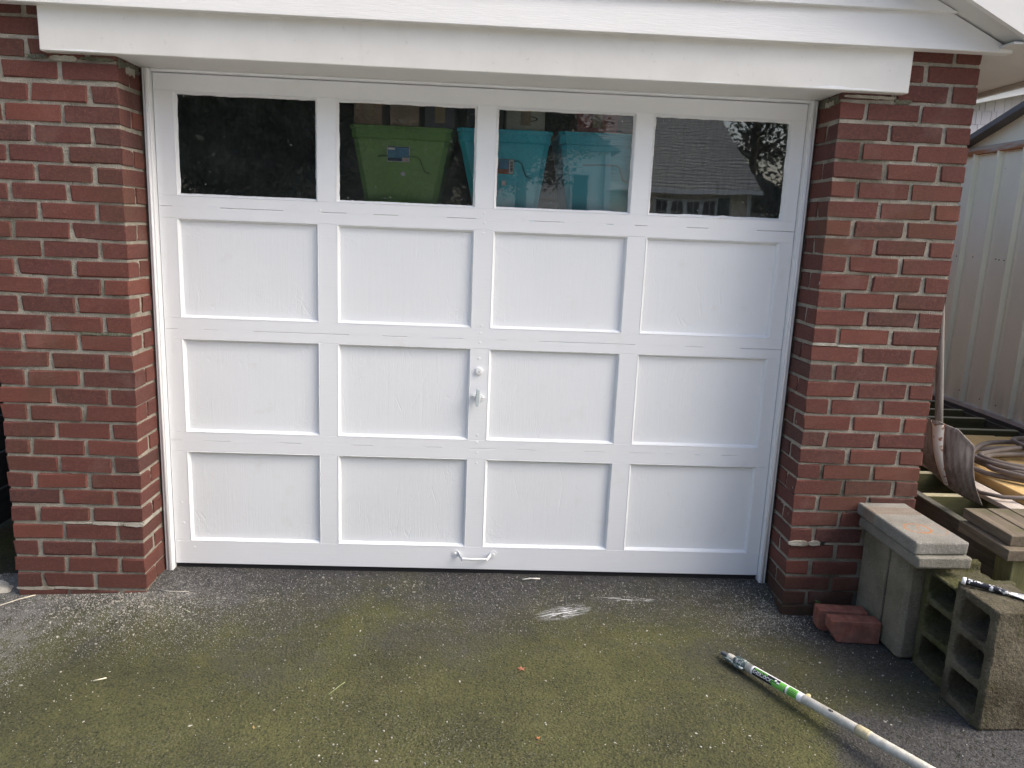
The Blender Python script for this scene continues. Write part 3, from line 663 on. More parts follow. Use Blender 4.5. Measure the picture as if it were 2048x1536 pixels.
cr=carton(1.36,1.512,1.840,1.93,(.50,.50,.42),'pale khaki box with an oval mark on the teal bin')
mb=MB(); 
for a0 in range(24):
    a=2*math.pi*a0/24;b=2*math.pi*(a0+1)/24
    mb.add([(1.45+.034*math.cos(a),.2892,1.885+.010*math.sin(a)),(1.45+.034*math.cos(b),.2892,1.885+.010*math.sin(b)),(1.45+.028*math.cos(b),.2892,1.885+.007*math.sin(b)),(1.45+.028*math.cos(a),.2892,1.885+.007*math.sin(a))],[(0,1,2,3)])
local(mb,cr.location); ob('oval_mark',mb,M_BK,cr)
carton(1.64,1.80,1.844,1.92,(.34,.10,.09),'dull red box on the right teal bin'); carton(1.205,1.345,1.840,1.99,(.10,.10,.12),'black case on the left teal bin')

# ------------------------------------------------------------------ right: blocks and slabs
M_CMU=m_conc('cinder_block',(.062,.054,.036),(.155,.138,.098),moss=.45,pit=.5); M_CMUD=m_conc('cinder_block_mossy',(.05,.048,.028),(.12,.112,.066),moss=.8,pit=.5)
M_SLAB=m_conc('slab_concrete',(.185,.178,.155),(.275,.267,.24),moss=0,pit=.3,rust=True); M_SLAB2=m_conc('slab_concrete_grey',(.165,.157,.13),(.24,.23,.195),moss=.0,pit=.3)
M_SOL=m_conc('solid_block',(.150,.135,.098),(.245,.225,.168),moss=.12,pit=.4)
GZ=-.052
M_CORE_SHADE=simple('dark_core_shade',(.018,.017,.012),.95,.3,20,.6)  # near-black colour standing in for shade inside the block cores
def rough_mod(o,vox,st,sc,sm=False):
    tx=bpy.data.textures.new('rough','CLOUDS'); tx.noise_scale=sc; tx.noise_depth=3
    a=o.modifiers.new('r','REMESH'); a.mode='VOXEL'; a.voxel_size=vox; a.use_smooth_shade=True
    b=o.modifiers.new('d','DISPLACE'); b.texture=tx; b.strength=st; b.mid_level=.55; b.texture_coords='LOCAL'
def cmu(name,label,x0,y0,z0,m,rz=0,notch=False,H=.402,D=.193,Wx=.193):
    t=thing(name,label,'concrete block',(x0,y0,z0),'hollow concrete blocks stood on end'); 
    # cross-section in (y,z): outer rect with three cores, extruded along x
    mb=MB(); t_=.030; nc=3; web=.026; ch=(H-2*t_-2*web)/3
    outer=[(0,0),(D,0),(D,H),(0,H)]
    # front face plate with holes: build bands
    def slab(ya,yb,za,zb): mb.cbox(0,Wx,ya,yb,za,zb,.004,.8,rb)
    if not notch:
        slab(0,t_,0,H); slab(D-t_,D,0,H)
    else:
        slab(0,t_,0,H); slab(D-t_,D,0,H)
    zz=0
    slab(t_-.001,D-t_+.001,0,t_)
    for i in range(nc-1):
        z=t_+ch*(i+1)+web*i; slab(t_-.001,D-t_+.001,z,z+web)
    ztop=H-t_-(.012 if notch else 0)
    slab(t_-.001,D-t_+.001,ztop-.0,H-(.035 if notch else 0))
    # rounded core corners
    for i in range(nc):
        za=t_+(ch+web)*i; zb=za+ch
        if i==nc-1 and notch: zb=ztop
        for (cy,cz,sy,sz) in ((t_,za,1,1),(D-t_,za,-1,1),(t_,zb,1,-1),(D-t_,zb,-1,-1)):
            r=.024; poly=[(cy-.002*sy,cz-.002*sz)]+[(cy+sy*(r-r*math.sin(a)),cz+sz*(r-r*math.cos(a))) for a in [math.pi/2*k/5 for k in range(6)]]
            mb.prism(poly,(.006,Wx-.006),lambda u,v,w_:(w_,u,v))
    o=ob('block_body',mb,m,t); rough_mod(o,.004,.0065,.010); t.rotation_euler=(0,0,rz)
    # closing web deep inside (cores taper), coloured near-black to paint the cores' shade
    ob('core_web',MB().box(Wx-.03,Wx-.012,.02,D-.02,.02,H-.05),M_CORE_SHADE,t)
    return t
b2=cmu('cinder_block','nearest hollow concrete block stood on end with a paint scraper on top',2.905,-.745,GZ,M_CMU,R_(3),H=.413)
b1=cmu('cinder_block','mossy hollow concrete block stood on end behind the nearest one with a hollowed top',2.925,-.540,GZ,M_CMUD,R_(3),notch=True,H=.408,D=.2)
# ragged mortar lumps on the mossy block
mb=MB()
for (x,y,z,r) in ((.02,-.005,.40,.012),(.045,.0,.405,.009),(.012,.19,.40,.011)):
    vs=[(x+r*rb.uniform(.6,1.2)*math.cos(a)*math.cos(b),y+r*rb.uniform(.6,1.2)*math.sin(a)*math.cos(b),z+r*math.sin(b)) for b in (-1,0,.8) for a in [2*math.pi*k/6 for k in range(6)]]
    mb.add(vs,[(j*6+k,j*6+(k+1)%6,(j+1)*6+(k+1)%6,(j+1)*6+k) for j in range(2) for k in range(6)]+[tuple(range(12,18))])
ob('mortar_lump',mb,M_CMUD,b1)
def solid(label,x0,x1,y0,y1,z0,z1,m,rz=0,name='solid_block',cat='concrete block',c=.006,grp='plain concrete blocks under the slabs'):
    t=MB().cbox(x0,x1,y0,y1,z0,z1,c,.5,rb); cx,cy=(x0+x1)/2,(y0+y1)/2; local(t,(cx,cy,z0)); o=ob(name,t,m,loc=(cx,cy,z0)); o.rotation_euler=(0,0,rz); o['label']=label;o['category']=cat;o['group']=grp; rough_mod(o,.0032,.0016,.014); return o
solid('grey concrete block stood upright under the slabs against the brick pillar',2.858,3.05,-.185,-.008,GZ,.352,M_SOL,R_(2))
solid('stained concrete block stood upright under the front of the slabs',2.862,3.05,-.325,-.190,GZ,.348,M_SOL,R_(3),c=.012)
solid('lower grey slab lying under the rust-ringed slab',2.822,3.022,-.425,-.022,.354,.397,M_SLAB2,R_(1.5),'concrete_slab','concrete slab',.005,'concrete slabs on the blocks')
solid('top grey slab marked with orange rust rings',2.818,3.014,-.405,-.004,.3975,.445,M_SLAB,R_(1.8),'concrete_slab','concrete slab',.004,'concrete slabs on the blocks')
# loose red bricks
M_BR2=NT('loose_red_brick'); t=M_BR2; P=t.coord(); c=t.mix(t.mr(t.noise(P,22,4),.35,.65),(.22,.08,.058),(.34,.15,.11)); z=t.sep(t.n('NewGeometry').outputs['Normal'])[1]
c=t.mix(t.mr(t.noise(P,16,5,.6),.42,.6,0,.7),c,(.16,.085,.07)); t.fin(c,.9,t.bump(t.noise(P,160,4,.8),.5,.003),spec=.2)
def lbrick(label,x,y,rz,cut):
    mb=MB(); L=.19;H=.088;D=.06
    prof=[(0,H),(L,H),(L,.0),(cut,0),(0,.045)] if cut else [(0,H),(L,H),(L,0),(.02,0),(0,.012)]
    mb.prism(prof,(0,D),lambda u,v,w_:(u,w_,v)); o=ob('loose_brick',mb,M_BR2.m,loc=(x,y,GZ+.001)); o.rotation_euler=(0,0,rz); o['label']=label;o['category']='brick';o['group']='loose bricks on the drive'
    md=o.modifiers.new('b','BEVEL'); md.width=.0022; md.segments=1; return o
lbrick('loose red brick lying behind the cut one at the foot of the pillar',2.652,-.128,R_(-5),0); lbrick('loose red brick with an angled cut end lying in front',2.664,-.212,R_(-4),.03)
# scraper
sc=thing('paint_scraper','black handled paint scraper caked in white paint on the nearest block','scraper',(2.915,-.555,.375))
def sl(mb): return local(mb,sc.location)
A=Vector((2.912,-.560,.376));B=Vector((3.015,-.632,.371)); d_=(B-A)
M_SCR=NT('paint_caked_black'); t=M_SCR; P=t.coord(); t.fin(t.mix(t.mr(t.noise(t.map(P,(1,1,1)),42,4,.6),.57,.61),(.012,.013,.02),(.72,.72,.72)),.35,t.bump(t.noise(P,60,3),.4,.003))
ob('handle',sl(MB().tube([A+d_*u for u in (0,.05,.3,.7,.95,1)],[.0105,.0118,.0105,.0108,.0095,.007],12)),M_SCR.m,sc,smooth=True)
ob('handle_end_cap',sl(MB().tube([A-d_*.05,A+d_*.04],[.0118,.0124],12)),M_WH,sc,smooth=True)
n_=Vector((-d_.y,d_.x,0)).normalized(); e=d_.normalized()
mb=MB(); q=[B-n_*.008,B+e*.075-n_*.030,B+e*.075+n_*.030,B+n_*.008]; mb.add([p+Vector((0,0,.001)) for p in q]+[p-Vector((0,0,.0012)) for p in q],[(0,1,2,3),(7,6,5,4),(0,4,5,1),(1,5,6,2),(2,6,7,3),(3,7,4,0)])
M_BLADE=NT('painted_blade'); t=M_BLADE; t.fin(t.mix(t.mr(t.noise(t.coord(),30,4),.45,.5),(.3,.31,.33),(.75,.75,.76)),.4)
ob('blade',sl(mb),M_BLADE.m,sc)

# ------------------------------------------------------------------ right: deck frame, boards, shovel, hose, shed
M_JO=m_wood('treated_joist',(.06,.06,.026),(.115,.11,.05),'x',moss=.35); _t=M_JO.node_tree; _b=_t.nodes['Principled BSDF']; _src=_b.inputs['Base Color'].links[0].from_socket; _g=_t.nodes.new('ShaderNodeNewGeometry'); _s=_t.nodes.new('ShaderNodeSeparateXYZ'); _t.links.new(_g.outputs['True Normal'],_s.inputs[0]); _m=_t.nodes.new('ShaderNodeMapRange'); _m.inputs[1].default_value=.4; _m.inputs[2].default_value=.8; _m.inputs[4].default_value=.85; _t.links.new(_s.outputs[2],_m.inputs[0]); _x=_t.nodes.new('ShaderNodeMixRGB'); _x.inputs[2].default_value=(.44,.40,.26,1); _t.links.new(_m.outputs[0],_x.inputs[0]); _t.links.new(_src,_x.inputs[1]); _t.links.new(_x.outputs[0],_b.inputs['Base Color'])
M_JO2=m_wood('grey_rim',(.06,.06,.045),(.135,.13,.105),'y',moss=.3)
M_YEL=m_wood('new_pine',(.52,.34,.13),(.68,.49,.22),'y',.7); M_PALE=m_wood('pale_board',(.42,.36,.30),(.62,.56,.50),'y'); M_OLD=m_wood('weathered_plank',(.085,.066,.045),(.20,.165,.12),'y',moss=.5)
deck=thing('deck_frame','open timber deck frame of parallel joists beside the garage','deck frame',(4,1,.22))
def dk(nm,m,*b,c=.003): mb=MB().cbox(*b,c,.4,rb); local(mb,deck.location); return ob(nm,mb,m,deck)
dk('rim_board',M_JO2,3.280,3.318,-.30,3.0,.215,.358); dk('rim_board',M_JO2,4.655,4.693,-.30,3.6,.215,.345)
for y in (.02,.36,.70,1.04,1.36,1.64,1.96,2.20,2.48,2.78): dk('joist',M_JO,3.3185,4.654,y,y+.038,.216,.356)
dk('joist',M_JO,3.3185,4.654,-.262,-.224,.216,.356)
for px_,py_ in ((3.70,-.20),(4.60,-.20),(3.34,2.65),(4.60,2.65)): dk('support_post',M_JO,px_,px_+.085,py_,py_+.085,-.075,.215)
# pallet-like leftovers under the joists
def board(label,x0,x1,y0,y1,z0,z1,m,rz=0,name='timber_board',grp='boards lying on the deck frame',c=.0025,ry=0):
    mb=MB().cbox(x0,x1,y0,y1,z0,z1,c,.4,rb); cx,cy=(x0+x1)/2,(y0+y1)/2; local(mb,(cx,cy,z0)); o=ob(name,mb,m,loc=(cx,cy,z0)); o.rotation_euler=(0,ry,rz); o['label']=label;o['category']='board';o['group']=grp;return o
board('pale grey narrow board left of the yellow pine boards',3.562,3.652,-.28,1.15,.3565,.378,M_PALE)
board('leftmost yellow pine board under the hose',3.700,3.985,-.25,1.32,.357,.400,M_YEL,R_(.4)); board('middle yellow pine board under the hose',3.992,4.275,-.2,1.33,.357,.400,M_YEL); board('rightmost yellow pine board under the hose',4.282,4.57,-.2,1.32,.357,.399,M_YEL)
for i,(lab) in enumerate(('left weathered plank offcut on the near stack','middle weathered plank offcut on the near stack','right weathered plank offcut on the near stack')):
    x=3.200+i*.093; board(lab,x,x+.088,-.357+.006*i,-.078+.004*i,.418,.458,M_OLD,grp='weathered plank offcuts in a stack')
for i,(lab) in enumerate(('lower left weathered plank of the near stack','lower middle weathered plank of the near stack','lower right weathered plank of the near stack')):
    x=3.172+i*.097; board(lab,x,x+.092,-.392,-.105,.374,.4165,M_OLD,grp='weathered plank offcuts in a stack')
board('mossy upright timber post under the plank stack',3.215,3.304,-.365,-.276,GZ,.3735,m_wood('mossy_post',(.12,.115,.045),(.2,.19,.09),'z',moss=.8),name='timber_post',grp='posts under the plank stack')
# shovel
sv=thing('snow_shovel','old snow shovel with a worn grey blade leaning against the garage wall','shovel',(3.3,.15,.4))
lv=lambda mb: local(mb,sv.location)
TL,TC,TR=Vector((3.13,.27,.755)),Vector((3.205,.165,.752)),Vector((3.285,.075,.712)); BL,BC,BR=Vector((3.205,.33,.545)),Vector((3.315,.21,.445)),Vector((3.412,.132,.378))
nrm=(TR-TL).cross(BC-TC).normalized(); 
if nrm.y>0: nrm=-nrm
def bl(u,v):
    a=TL.lerp(TC,u*2) if u<.5 else TC.lerp(TR,u*2-1); b=BL.lerp(BC,u*2) if u<.5 else BC.lerp(BR,u*2-1)
    if u>.8: a=a+(BR-TR)*(.16*((u-.8)/.2)**1)
    if u<.2: a=a+(BL-TL)*(.16*((.2-u)/.2))
    p=a.lerp(b,v); p=p+nrm*(.045*math.sin(math.pi*v)*(1-v*.3)) - nrm*(.03*(2*u-1)**2)
    p=p+nrm*(.0022*math.cos(u*math.pi*22)*min(1,v*4)*min(1,(1-v)*4))
    if v<.08: p=p+nrm*.012*(1-v/.08)
    return p
M_SHB=NT('worn_shovel_blade'); t=M_SHB; P=t.coord(); c=t.mix(t.mr(t.noise(t.map(P,(30,30,3)),2,5,.6),.35,.65),(.15,.125,.115),(.30,.27,.25)); c=t.mix(t.mr(t.noise(P,9,4),.55,.7,0,.6),c,(.10,.07,.05)); t.fin(c,.6,t.bump(t.noise(t.map(P,(20,20,2)),4,4),.3,.003),metal=.15)
ob('blade',lv(MB().grid(bl,44,16,tuple(-nrm*.003))),M_SHB.m,sv,smooth=True)
M_RW=NT('rusty_white_metal'); t=M_RW; P=t.coord(); c=t.mix(t.mr(t.noise(P,30,4,.6),.56,.62),(.58,.56,.52),(.24,.09,.045)); t.fin(c,.5,t.bump(t.noise(P,60,3),.3,.002))
M_RUST=simple('rust_edge',(.20,.07,.035),.9,.3,40)
def socket(u,v): 
    p=bl(.5,v*.93)+nrm*(.004); wdt=.026*(1-.55*v); side=(TR-TL).normalized(); a=math.pi*u
    return p+side*(-math.cos(a)*wdt)+nrm*(math.sin(a)*.024*(1-.7*v))
ob('blade_brace',lv(MB().grid(socket,10,14)),M_RW.m,sv,smooth=True)
side=(TR-TL).normalized()
for s_ in (0,1): ob('brace_edge',lv(MB().tube([socket(s_,v/12)+nrm*.001 for v in range(13)],.0022,6)),M_RUST,sv)
sh0=Vector((3.214,.175,.70)); dr=Vector((-.105,.005,.78)); 
M_SHAFT=m_wood('grey_shaft',(.11,.10,.095),(.22,.205,.19),'z')
ob('shaft',lv(MB().tube([sh0+dr*u for u in (-.02,.2,.5,1,1.25)],[.0155]*5,14)),M_SHAFT,sv,smooth=True)
ob('grip',lv(MB().tube([sh0+dr*1.26+Vector((0,-.06,0)),sh0+dr*1.26+Vector((0,.06,0))],.014,10)),simple('black_grip',(.03,.03,.03),.5),sv,smooth=True)
# hose
M_HOSE=simple('hose_rubber',(.175,.145,.125),.6,.15,12,.3,bs=200)
hp=[]
def loop(cx,cy,rx,ry,a0,a1,z0,z1,n=40,wob=0,ph=0):
    for i in range(n):
        u=i/(n-1);a=a0+(a1-a0)*u; k=1+wob*math.sin(3*a+ph)
        hp.append(Vector((cx+rx*k*math.cos(a),cy+ry*k*math.sin(a),z0+(z1-z0)*u+.006*math.sin(5*a+ph))))
PI=math.pi
loop(4.14,.60,.47,.30,-.6*PI,1.4*PI,.412,.420,44,.05,0); loop(4.16,.66,.44,.30,-.6*PI,1.4*PI,.424,.434,44,.08,1); loop(4.12,.56,.41,.25,-.6*PI,1.4*PI,.436,.440,44,.06,2.2)
loop(4.20,.70,.46,.31,-.6*PI,1.4*PI,.440,.452,44,.09,3.4); loop(4.15,.64,.38,.22,-.6*PI,1.4*PI,.452,.462,44,.1,4.6)
loop(4.42,.82,.34,.24,-.6*PI,1.2*PI,.46,.475,40,.1,.5)
def smooth_path(pts,it=3):
    for _ in range(it):
        pts=[pts[0]]+[(pts[i-1]+pts[i]*2+pts[i+1])/4 for i in range(1,len(pts)-1)]+[pts[-1]]
    return pts
hose=ob('garden_hose',MB().tube(smooth_path(hp,4),.0125,8),M_HOSE,smooth=True); hose['label']='coiled grey brown hose lying on the yellow pine boards'; hose['category']='hose'
cab=ob('hose_end',MB().tube(smooth_path([Vector(p) for p in ((3.60,.62,.40),(3.50,.40,.395),(3.50,.28,.39),(3.56,.215,.392),(3.68,.20,.412),(3.85,.22,.412),(4.05,.20,.412),(4.3,.1,.412))]*1,2),.009,8),M_HOSE,smooth=True); cab['label']='thin grey cable crossing the boards in front of the coil'; cab['category']='cable'; cab.name='cable'
# metal shed
SX=4.697
M_SHED=NT('shed_steel'); t=M_SHED; P=t.pos(); c=t.mix(t.mr(t.noise(t.map(P,(1,2,.6)),3,5),.35,.7),(.80,.83,.67),(.86,.88,.74)); c=t.mix(t.mr(t.noise(P,40,3),.70,.78,0,.5),c,(.22,.19,.14)); zz=t.sep(P)[2]
c=t.mix(t.math('MULTIPLY',t.mr(zz,.6,.38,0,.35),t.mr(t.noise(t.map(P,(1,6,.5)),3,4),.4,.65)),c,(.22,.19,.13)); t.fin(c,.5,t.bump(t.noise(P,2,3),.2,.01))
M_RSTT=NT('rusting_trim'); t=M_RSTT; P=t.pos(); c=t.mix(t.mr(t.math('ADD',t.noise(t.map(P,(1,.8,5)),4,4),t.mr(t.sep(P)[2],2.16,2.10,-.15,.12)),.46,.60),(.42,.40,.35),(.36,.16,.07)); t.fin(c,.7)
shed=thing('metal_shed','beige ribbed metal garden shed with a rusty trim under its gable','shed',(SX,1.5,.36))
ls=lambda mb: local(mb,shed.location)
# ribbed wall panel as one profile
ribs=[2.03-.25*k for k in range(7)]+[2.28,2.535,2.72]; ribs.sort()
prof=[(.42,0)]
for r in ribs: prof+=[(r-.045,0),(r-.032,-.006),(r-.026,0),(r-.004,0),(r+.004,-.03),(r+.022,-.03),(r+.030,0)]
prof.append((2.78,0))
mb=MB(); n=len(prof); vs=[(SX+x,y,.40) for y,x in prof]+[(SX+x,y,2.10) for y,x in prof]; mb.add(vs,[(i,i+1,n+i+1,n+i) for i in range(n-1)]); 
vs=[(SX+.03,y,.40) for y in (.42,2.78)]+[(SX+.03,y,2.10) for y in (.42,2.78)]; mb.add(vs,[(0,1,3,2)]); ob('ribbed_wall',ls(mb),M_SHED.m,shed)
ob('shed_body',ls(MB().box(SX+.04,SX+2.6,.43,2.77,.36,2.08)),M_SHED.m,shed)
ob('base_track',ls(MB().box(SX-.022,SX+.02,.40,2.80,.372,.398)),simple('white_track',(.6,.6,.58),.4),shed); ob('base_track',ls(MB().box(SX-.03,SX+.02,.40,2.80,.345,.368)),simple('dark_track',(.05,.05,.045),.6),shed)
ob('rusty_trim',ls(MB().cbox(SX-.03,SX+.02,.40,2.80,2.095,2.145,.004)),M_RSTT.m,shed)
gm=MB().prism([(.42,2.145),(2.78,2.145),(1.6,2.475)],(SX-.008,SX+.03),lambda u,v,w_:(w_,u,v)); ob('gable_panel',ls(gm),M_SHED.m,shed)
for (ya,yb) in ((.30,1.6),(2.90,1.6)):
    za=2.60-.0; f=lambda y:2.487-abs(y-1.6)*.29
    mb=MB().add([(x,y,f(y)+dz) for x in (SX-.09,SX+2.7) for y in (ya,yb) for dz in (-.03,.008)],[(0,1,3,2),(4,6,7,5),(0,4,5,1),(2,3,7,6),(0,2,6,4),(1,5,7,3)])
    ob('shed_roof',ls(mb),simple('dark_roof_edge',(.10,.10,.105),.6),shed)
for (y,z) in ((2.43,1.40),(2.30,1.40),(2.185,1.395),(2.15,1.392),(2.10,1.39),(2.35,.47),(2.12,.455),(2.08,.455),(1.95,.45),(1.75,.44),(2.62,1.40)):
    ob('screw_head',ls(MB().disc((SX-.0005,y,z),(-1,0,0),.0042,.003,8)),M_BK,shed)
# neighbour's house with pale shakes
nh=thing('neighbour_house','neighbouring house gable clad in pale lilac grey shakes with a white rake board','house',(9,8,0))
ln=lambda mb: local(mb,nh.location)
M_SHK=NT('pale_shake'); t=M_SHK; P=t.pos(); oi=t.n('ObjectInfo').outputs['Random']; c=t.mix(t.mr(oi,0,1),(.52,.50,.54),(.64,.62,.66)); c=t.mix(t.mr(t.noise(t.map(P,(14,1,1)),4,4),.4,.7,0,.5),c,(.50,.48,.52)); t.fin(c,.7,t.bump(t.noise(t.map(P,(30,1,1)),3,4),.3,.01))
f=lambda x:3.41+.226*(x-7.99)
ob('gable_wall',ln(MB().prism([(5.5,0),(12.5,0),(12.5,f(9.4)),(9.4,f(9.4)+.28),(5.5,f(5.5))],(8.03,14),lambda u,v,w_:(u,w_,v))),simple('shake_backing',(.3,.29,.31),.8),nh)
shk={wd:MB().prism([(0,0),(.001,-.010),(.19,-.003),(.19,.0)],(0,wd-.006),lambda u,v,w_:(w_,v-.018,u)).mesh('shake') for wd in (.075,.095,.115,.135)}
for m_ in shk.values(): fixn(m_); m_.materials.append(M_SHK.m)
ns=0
for r in range(-2,12):
    zb=3.32-.178*(r-1) ; x=7.55+rb.uniform(-.1,0)
    while x<9.15:
        wd=rb.choice(list(shk)); 
        if zb<f(x)+.02: inst('shake',shk[wd],nh,(x-9,8.0-8,zb-0+rb.uniform(-.004,.004))); ns+=1
        x+=wd
for s_ in (0,):
    mb=MB().prism([(5.2,f(5.2)+.0),(9.4,f(9.4)),(9.4,f(9.4)+.12),(5.2,f(5.2)+.12)],(7.72,7.98),lambda u,v,w_:(u,w_,v)); ob('rake_board',ln(mb),M_WTRIM,nh)
    mb=MB().prism([(5.1,f(5.1)+.123),(9.5,f(9.5)+.123),(9.5,f(9.5)+.16),(5.1,f(5.1)+.16)],(7.66,14.2),lambda u,v,w_:(u,w_,v)); ob('roof',ln(mb),simple('nh_roof',(.1,.1,.11),.9),nh)
ob('skirt_trim',ln(MB().box(5.5,12.5,7.95,8.02,1.34,1.40)),simple('maroon_trim',(.12,.04,.04),.6),nh)

# ------------------------------------------------------------------ left side: dark boarded wall
fence=thing('grey_board_wall','dark grey horizontal board wall seen past the left edge of the pillar','fence',(-1.05,2,0))
M_DG=m_wood('dark_grey_board',(.035,.04,.045),(.07,.075,.08),'y',.6)
for k in range(10):
    z=-.06+k*.178; mb=MB().cbox(-1.06,-1.03,.3,5.0,z,z+.172,.004,.3,rb); local(mb,fence.location); ob('board',mb,M_DG,fence)
for y in (.35,2.6,4.9): mb=MB().box(-1.14,-1.061,y,y+.09,-.1,1.8); local(mb,fence.location); ob('post',mb,M_DG,fence)
kb=MB()
def rub(u,v):
    x=-.74+.235*u;y=-.02+.22*v; e=min(u,1-u,v,1-v); return (x,y,-.075+.055*min(1,e*5)+.018*noise.noise(Vector((x*14,y*14,0)))+.006*noise.noise(Vector((x*50,y*50,0))))
kb.grid(rub,26,26); o=ob('broken_concrete',kb,m_conc('pale_rubble',(.30,.27,.22),(.52,.49,.42),0,.6),smooth=True); o['label']='pale broken concrete edge at the foot of the left pillar'; o['category']='concrete'

# ------------------------------------------------------------------ extension pole on the drive
pole=thing('extension_pole','white paint roller extension pole with a green and black sticker lying on the drive','pole',(2.3,-.5,GZ))
P0=Vector((2.2075,-.340,-.030)); P1=Vector((2.576,-.998,.012)); ax=(P1-P0).normalized(); Lp=(P1-P0).length
lp=lambda mb: local(mb,pole.location)
up=Vector((0,0,1)); sidev=ax.cross(up).normalized(); upv=sidev.cross(ax).normalized()
M_POLE=NT('pole_fibreglass'); t=M_POLE; P=t.pos(); c=t.mix(t.mr(t.noise(P,24,5,.7),.35,.65),(.40,.39,.33),(.62,.61,.55)); c=t.mix(t.mr(t.noise(P,70,4,.7),.6,.7,0,.7),c,(.80,.79,.74)); c=t.mix(t.mr(t.noise(P,55,4,.7),.68,.72,0,.8),c,(.12,.11,.08)); t.fin(c,.45,t.bump(t.noise(P,80,4),.35,.003))
M_COL=NT('collar_plastic'); t=M_COL; P=t.pos(); c=t.mix(t.mr(t.noise(P,70,4,.6),.50,.56),(.055,.085,.085),(.42,.46,.44)); t.fin(c,.4,t.bump(t.noise(P,120,3),.5,.003))
at=lambda s: P0+ax*s
ob('pole_tube',lp(MB().tube([at(.108),at(.6),at(1.25)],.0158,22)),M_POLE.m,pole,smooth=True)
ob('locking_collar',lp(MB().tube([at(.062),at(.066),at(.100),at(.112),at(.116)],[.017,.0195,.0190,.0175,.0160],20)),M_COL.m,pole,smooth=True)
ob('neck',lp(MB().tube([at(.026),at(.030),at(.064)],[.0095,.0128,.0135],16)),M_POLE.m,pole,smooth=True)
thr=[];rr=[]
for i in range(25): thr.append(at(-.004+.030*i/24)); rr.append(.0068+(.0012 if i%2 else 0))
ob('threaded_tip',lp(MB().tube(thr,rr,14)),simple('tip_grey',(.10,.11,.12),.45),pole,smooth=True)
def bar(a,b,off,r,nm,m): ob(nm,lp(MB().tube([at(a)+off,at((a+b)/2)+off*1.12,at(b)+off],r,10)),m,pole,smooth=True)
bar(.018,.066,sidev*.0165-upv*.002,[.004,.0062,.005],'release_lever',M_COL.m); bar(.064,.115,sidev*.0185-upv*.004,[.005,.0068,.0045],'release_lever',M_COL.m)
# stickers wrapped on the tube
RT=.0158
def wrap(s0,s1,a0,a1,k,m,nm):
    mb=MB().grid(lambda u,v: at(s0+(s1-s0)*u)+(sidev*math.cos(a0+(a1-a0)*v)+upv*math.sin(a0+(a1-a0)*v))*(RT+.0003*k),8,14); ob(nm,lp(mb),m,pole,smooth=True)
# angle 0 = sidev (which side?), 90deg = up
M_LG=simple('sticker_green',(.17,.52,.08),.35,.05,60); M_LK=simple('sticker_black',(.012,.013,.016),.35,.02); M_LW=simple('sticker_white',(.82,.83,.84),.35,.02)
wrap(.142,.352,R_(112),R_(-45),1,M_LW,'sticker_base'); wrap(.150,.285,R_(86),R_(-28),2,M_LK,'sticker_panel'); wrap(.235,.285,R_(28),R_(-28),3,M_LG,'sticker_panel'); wrap(.262,.288,R_(84),R_(28),3,M_LG,'sticker_panel'); wrap(.290,.294,R_(88),R_(-38),3,M_LW,'sticker_panel'); wrap(.296,.334,R_(90),R_(-28),2,M_LG,'sticker_panel')
for i in range(5): wrap(.300,.330,R_(77-i*18),R_(72-i*18),3,M_LK,'sticker_print')
wrap(.285,.2885,R_(86),R_(-28),3,M_LK,'sticker_print')
def letter(txt,s0,a_mid,size,m,nm,italic=0):
    cu=bpy.data.curves.new('t','FONT'); cu.body=txt; cu.size=size; cu.align_x='LEFT'; cu.align_y='CENTER'; cu.shear=italic; cu.offset=size*.02; cu.resolution_u=2
    to=bpy.data.objects.new('t',cu); COL.objects.link(to); dg=bpy.context.evaluated_depsgraph_get(); dg.update()
    me=bpy.data.meshes.new_from_object(to.evaluated_get(dg)); bpy.data.objects.remove(to)
    for v in me.vertices:
        s=s0+v.co.x; a=a_mid+v.co.y/RT; p=at(s)+(sidev*math.cos(a)+upv*math.sin(a))*(RT+.0012); p=p-pole.location; v.co=p
    me.materials.append(m); me.name=nm; o=bpy.data.objects.new(nm,me); COL.objects.link(o); o.parent=pole; o['label']='lettering reading '+txt if 0 else 'printed lettering on the sticker'
letter('WOOSTER',.154,R_(66),.0118,M_LG,'lettering'); letter('SHERLOCK',.152,R_(26),.0155,M_LW,'lettering',.15); letter('GT',.2245,R_(24),.0175,M_LG,'lettering',.15)
wrap(.242,.250,R_(70),R_(45),3,M_LW,'sticker_print'); wrap(.252,.262,R_(52),R_(34),3,M_LW,'sticker_print')
# dirty tape collar and a hole in the tube
mb=MB().tube([at(.545),at(.552),at(.585),at(.592)],[.0162,.0172,.0172,.0162],18); ob('tape_wrap',lp(mb),simple('yellowed_tape',(.50,.44,.28),.6,.2,60),pole,smooth=True)
hc=at(.455)+(upv*.93-sidev*-.0)*(RT-.0005); mb=MB(); 
mb.add([tuple(at(.455)+ax*(.009*math.cos(a))+ (sidev*math.cos(R_(75)+.28*math.sin(a))+upv*math.sin(R_(75)+.28*math.sin(a)))*(RT+.0004)) for a in [2*PI*k/14 for k in range(14)]],[tuple(range(14))]); ob('locking_hole',lp(mb),M_BK,pole)

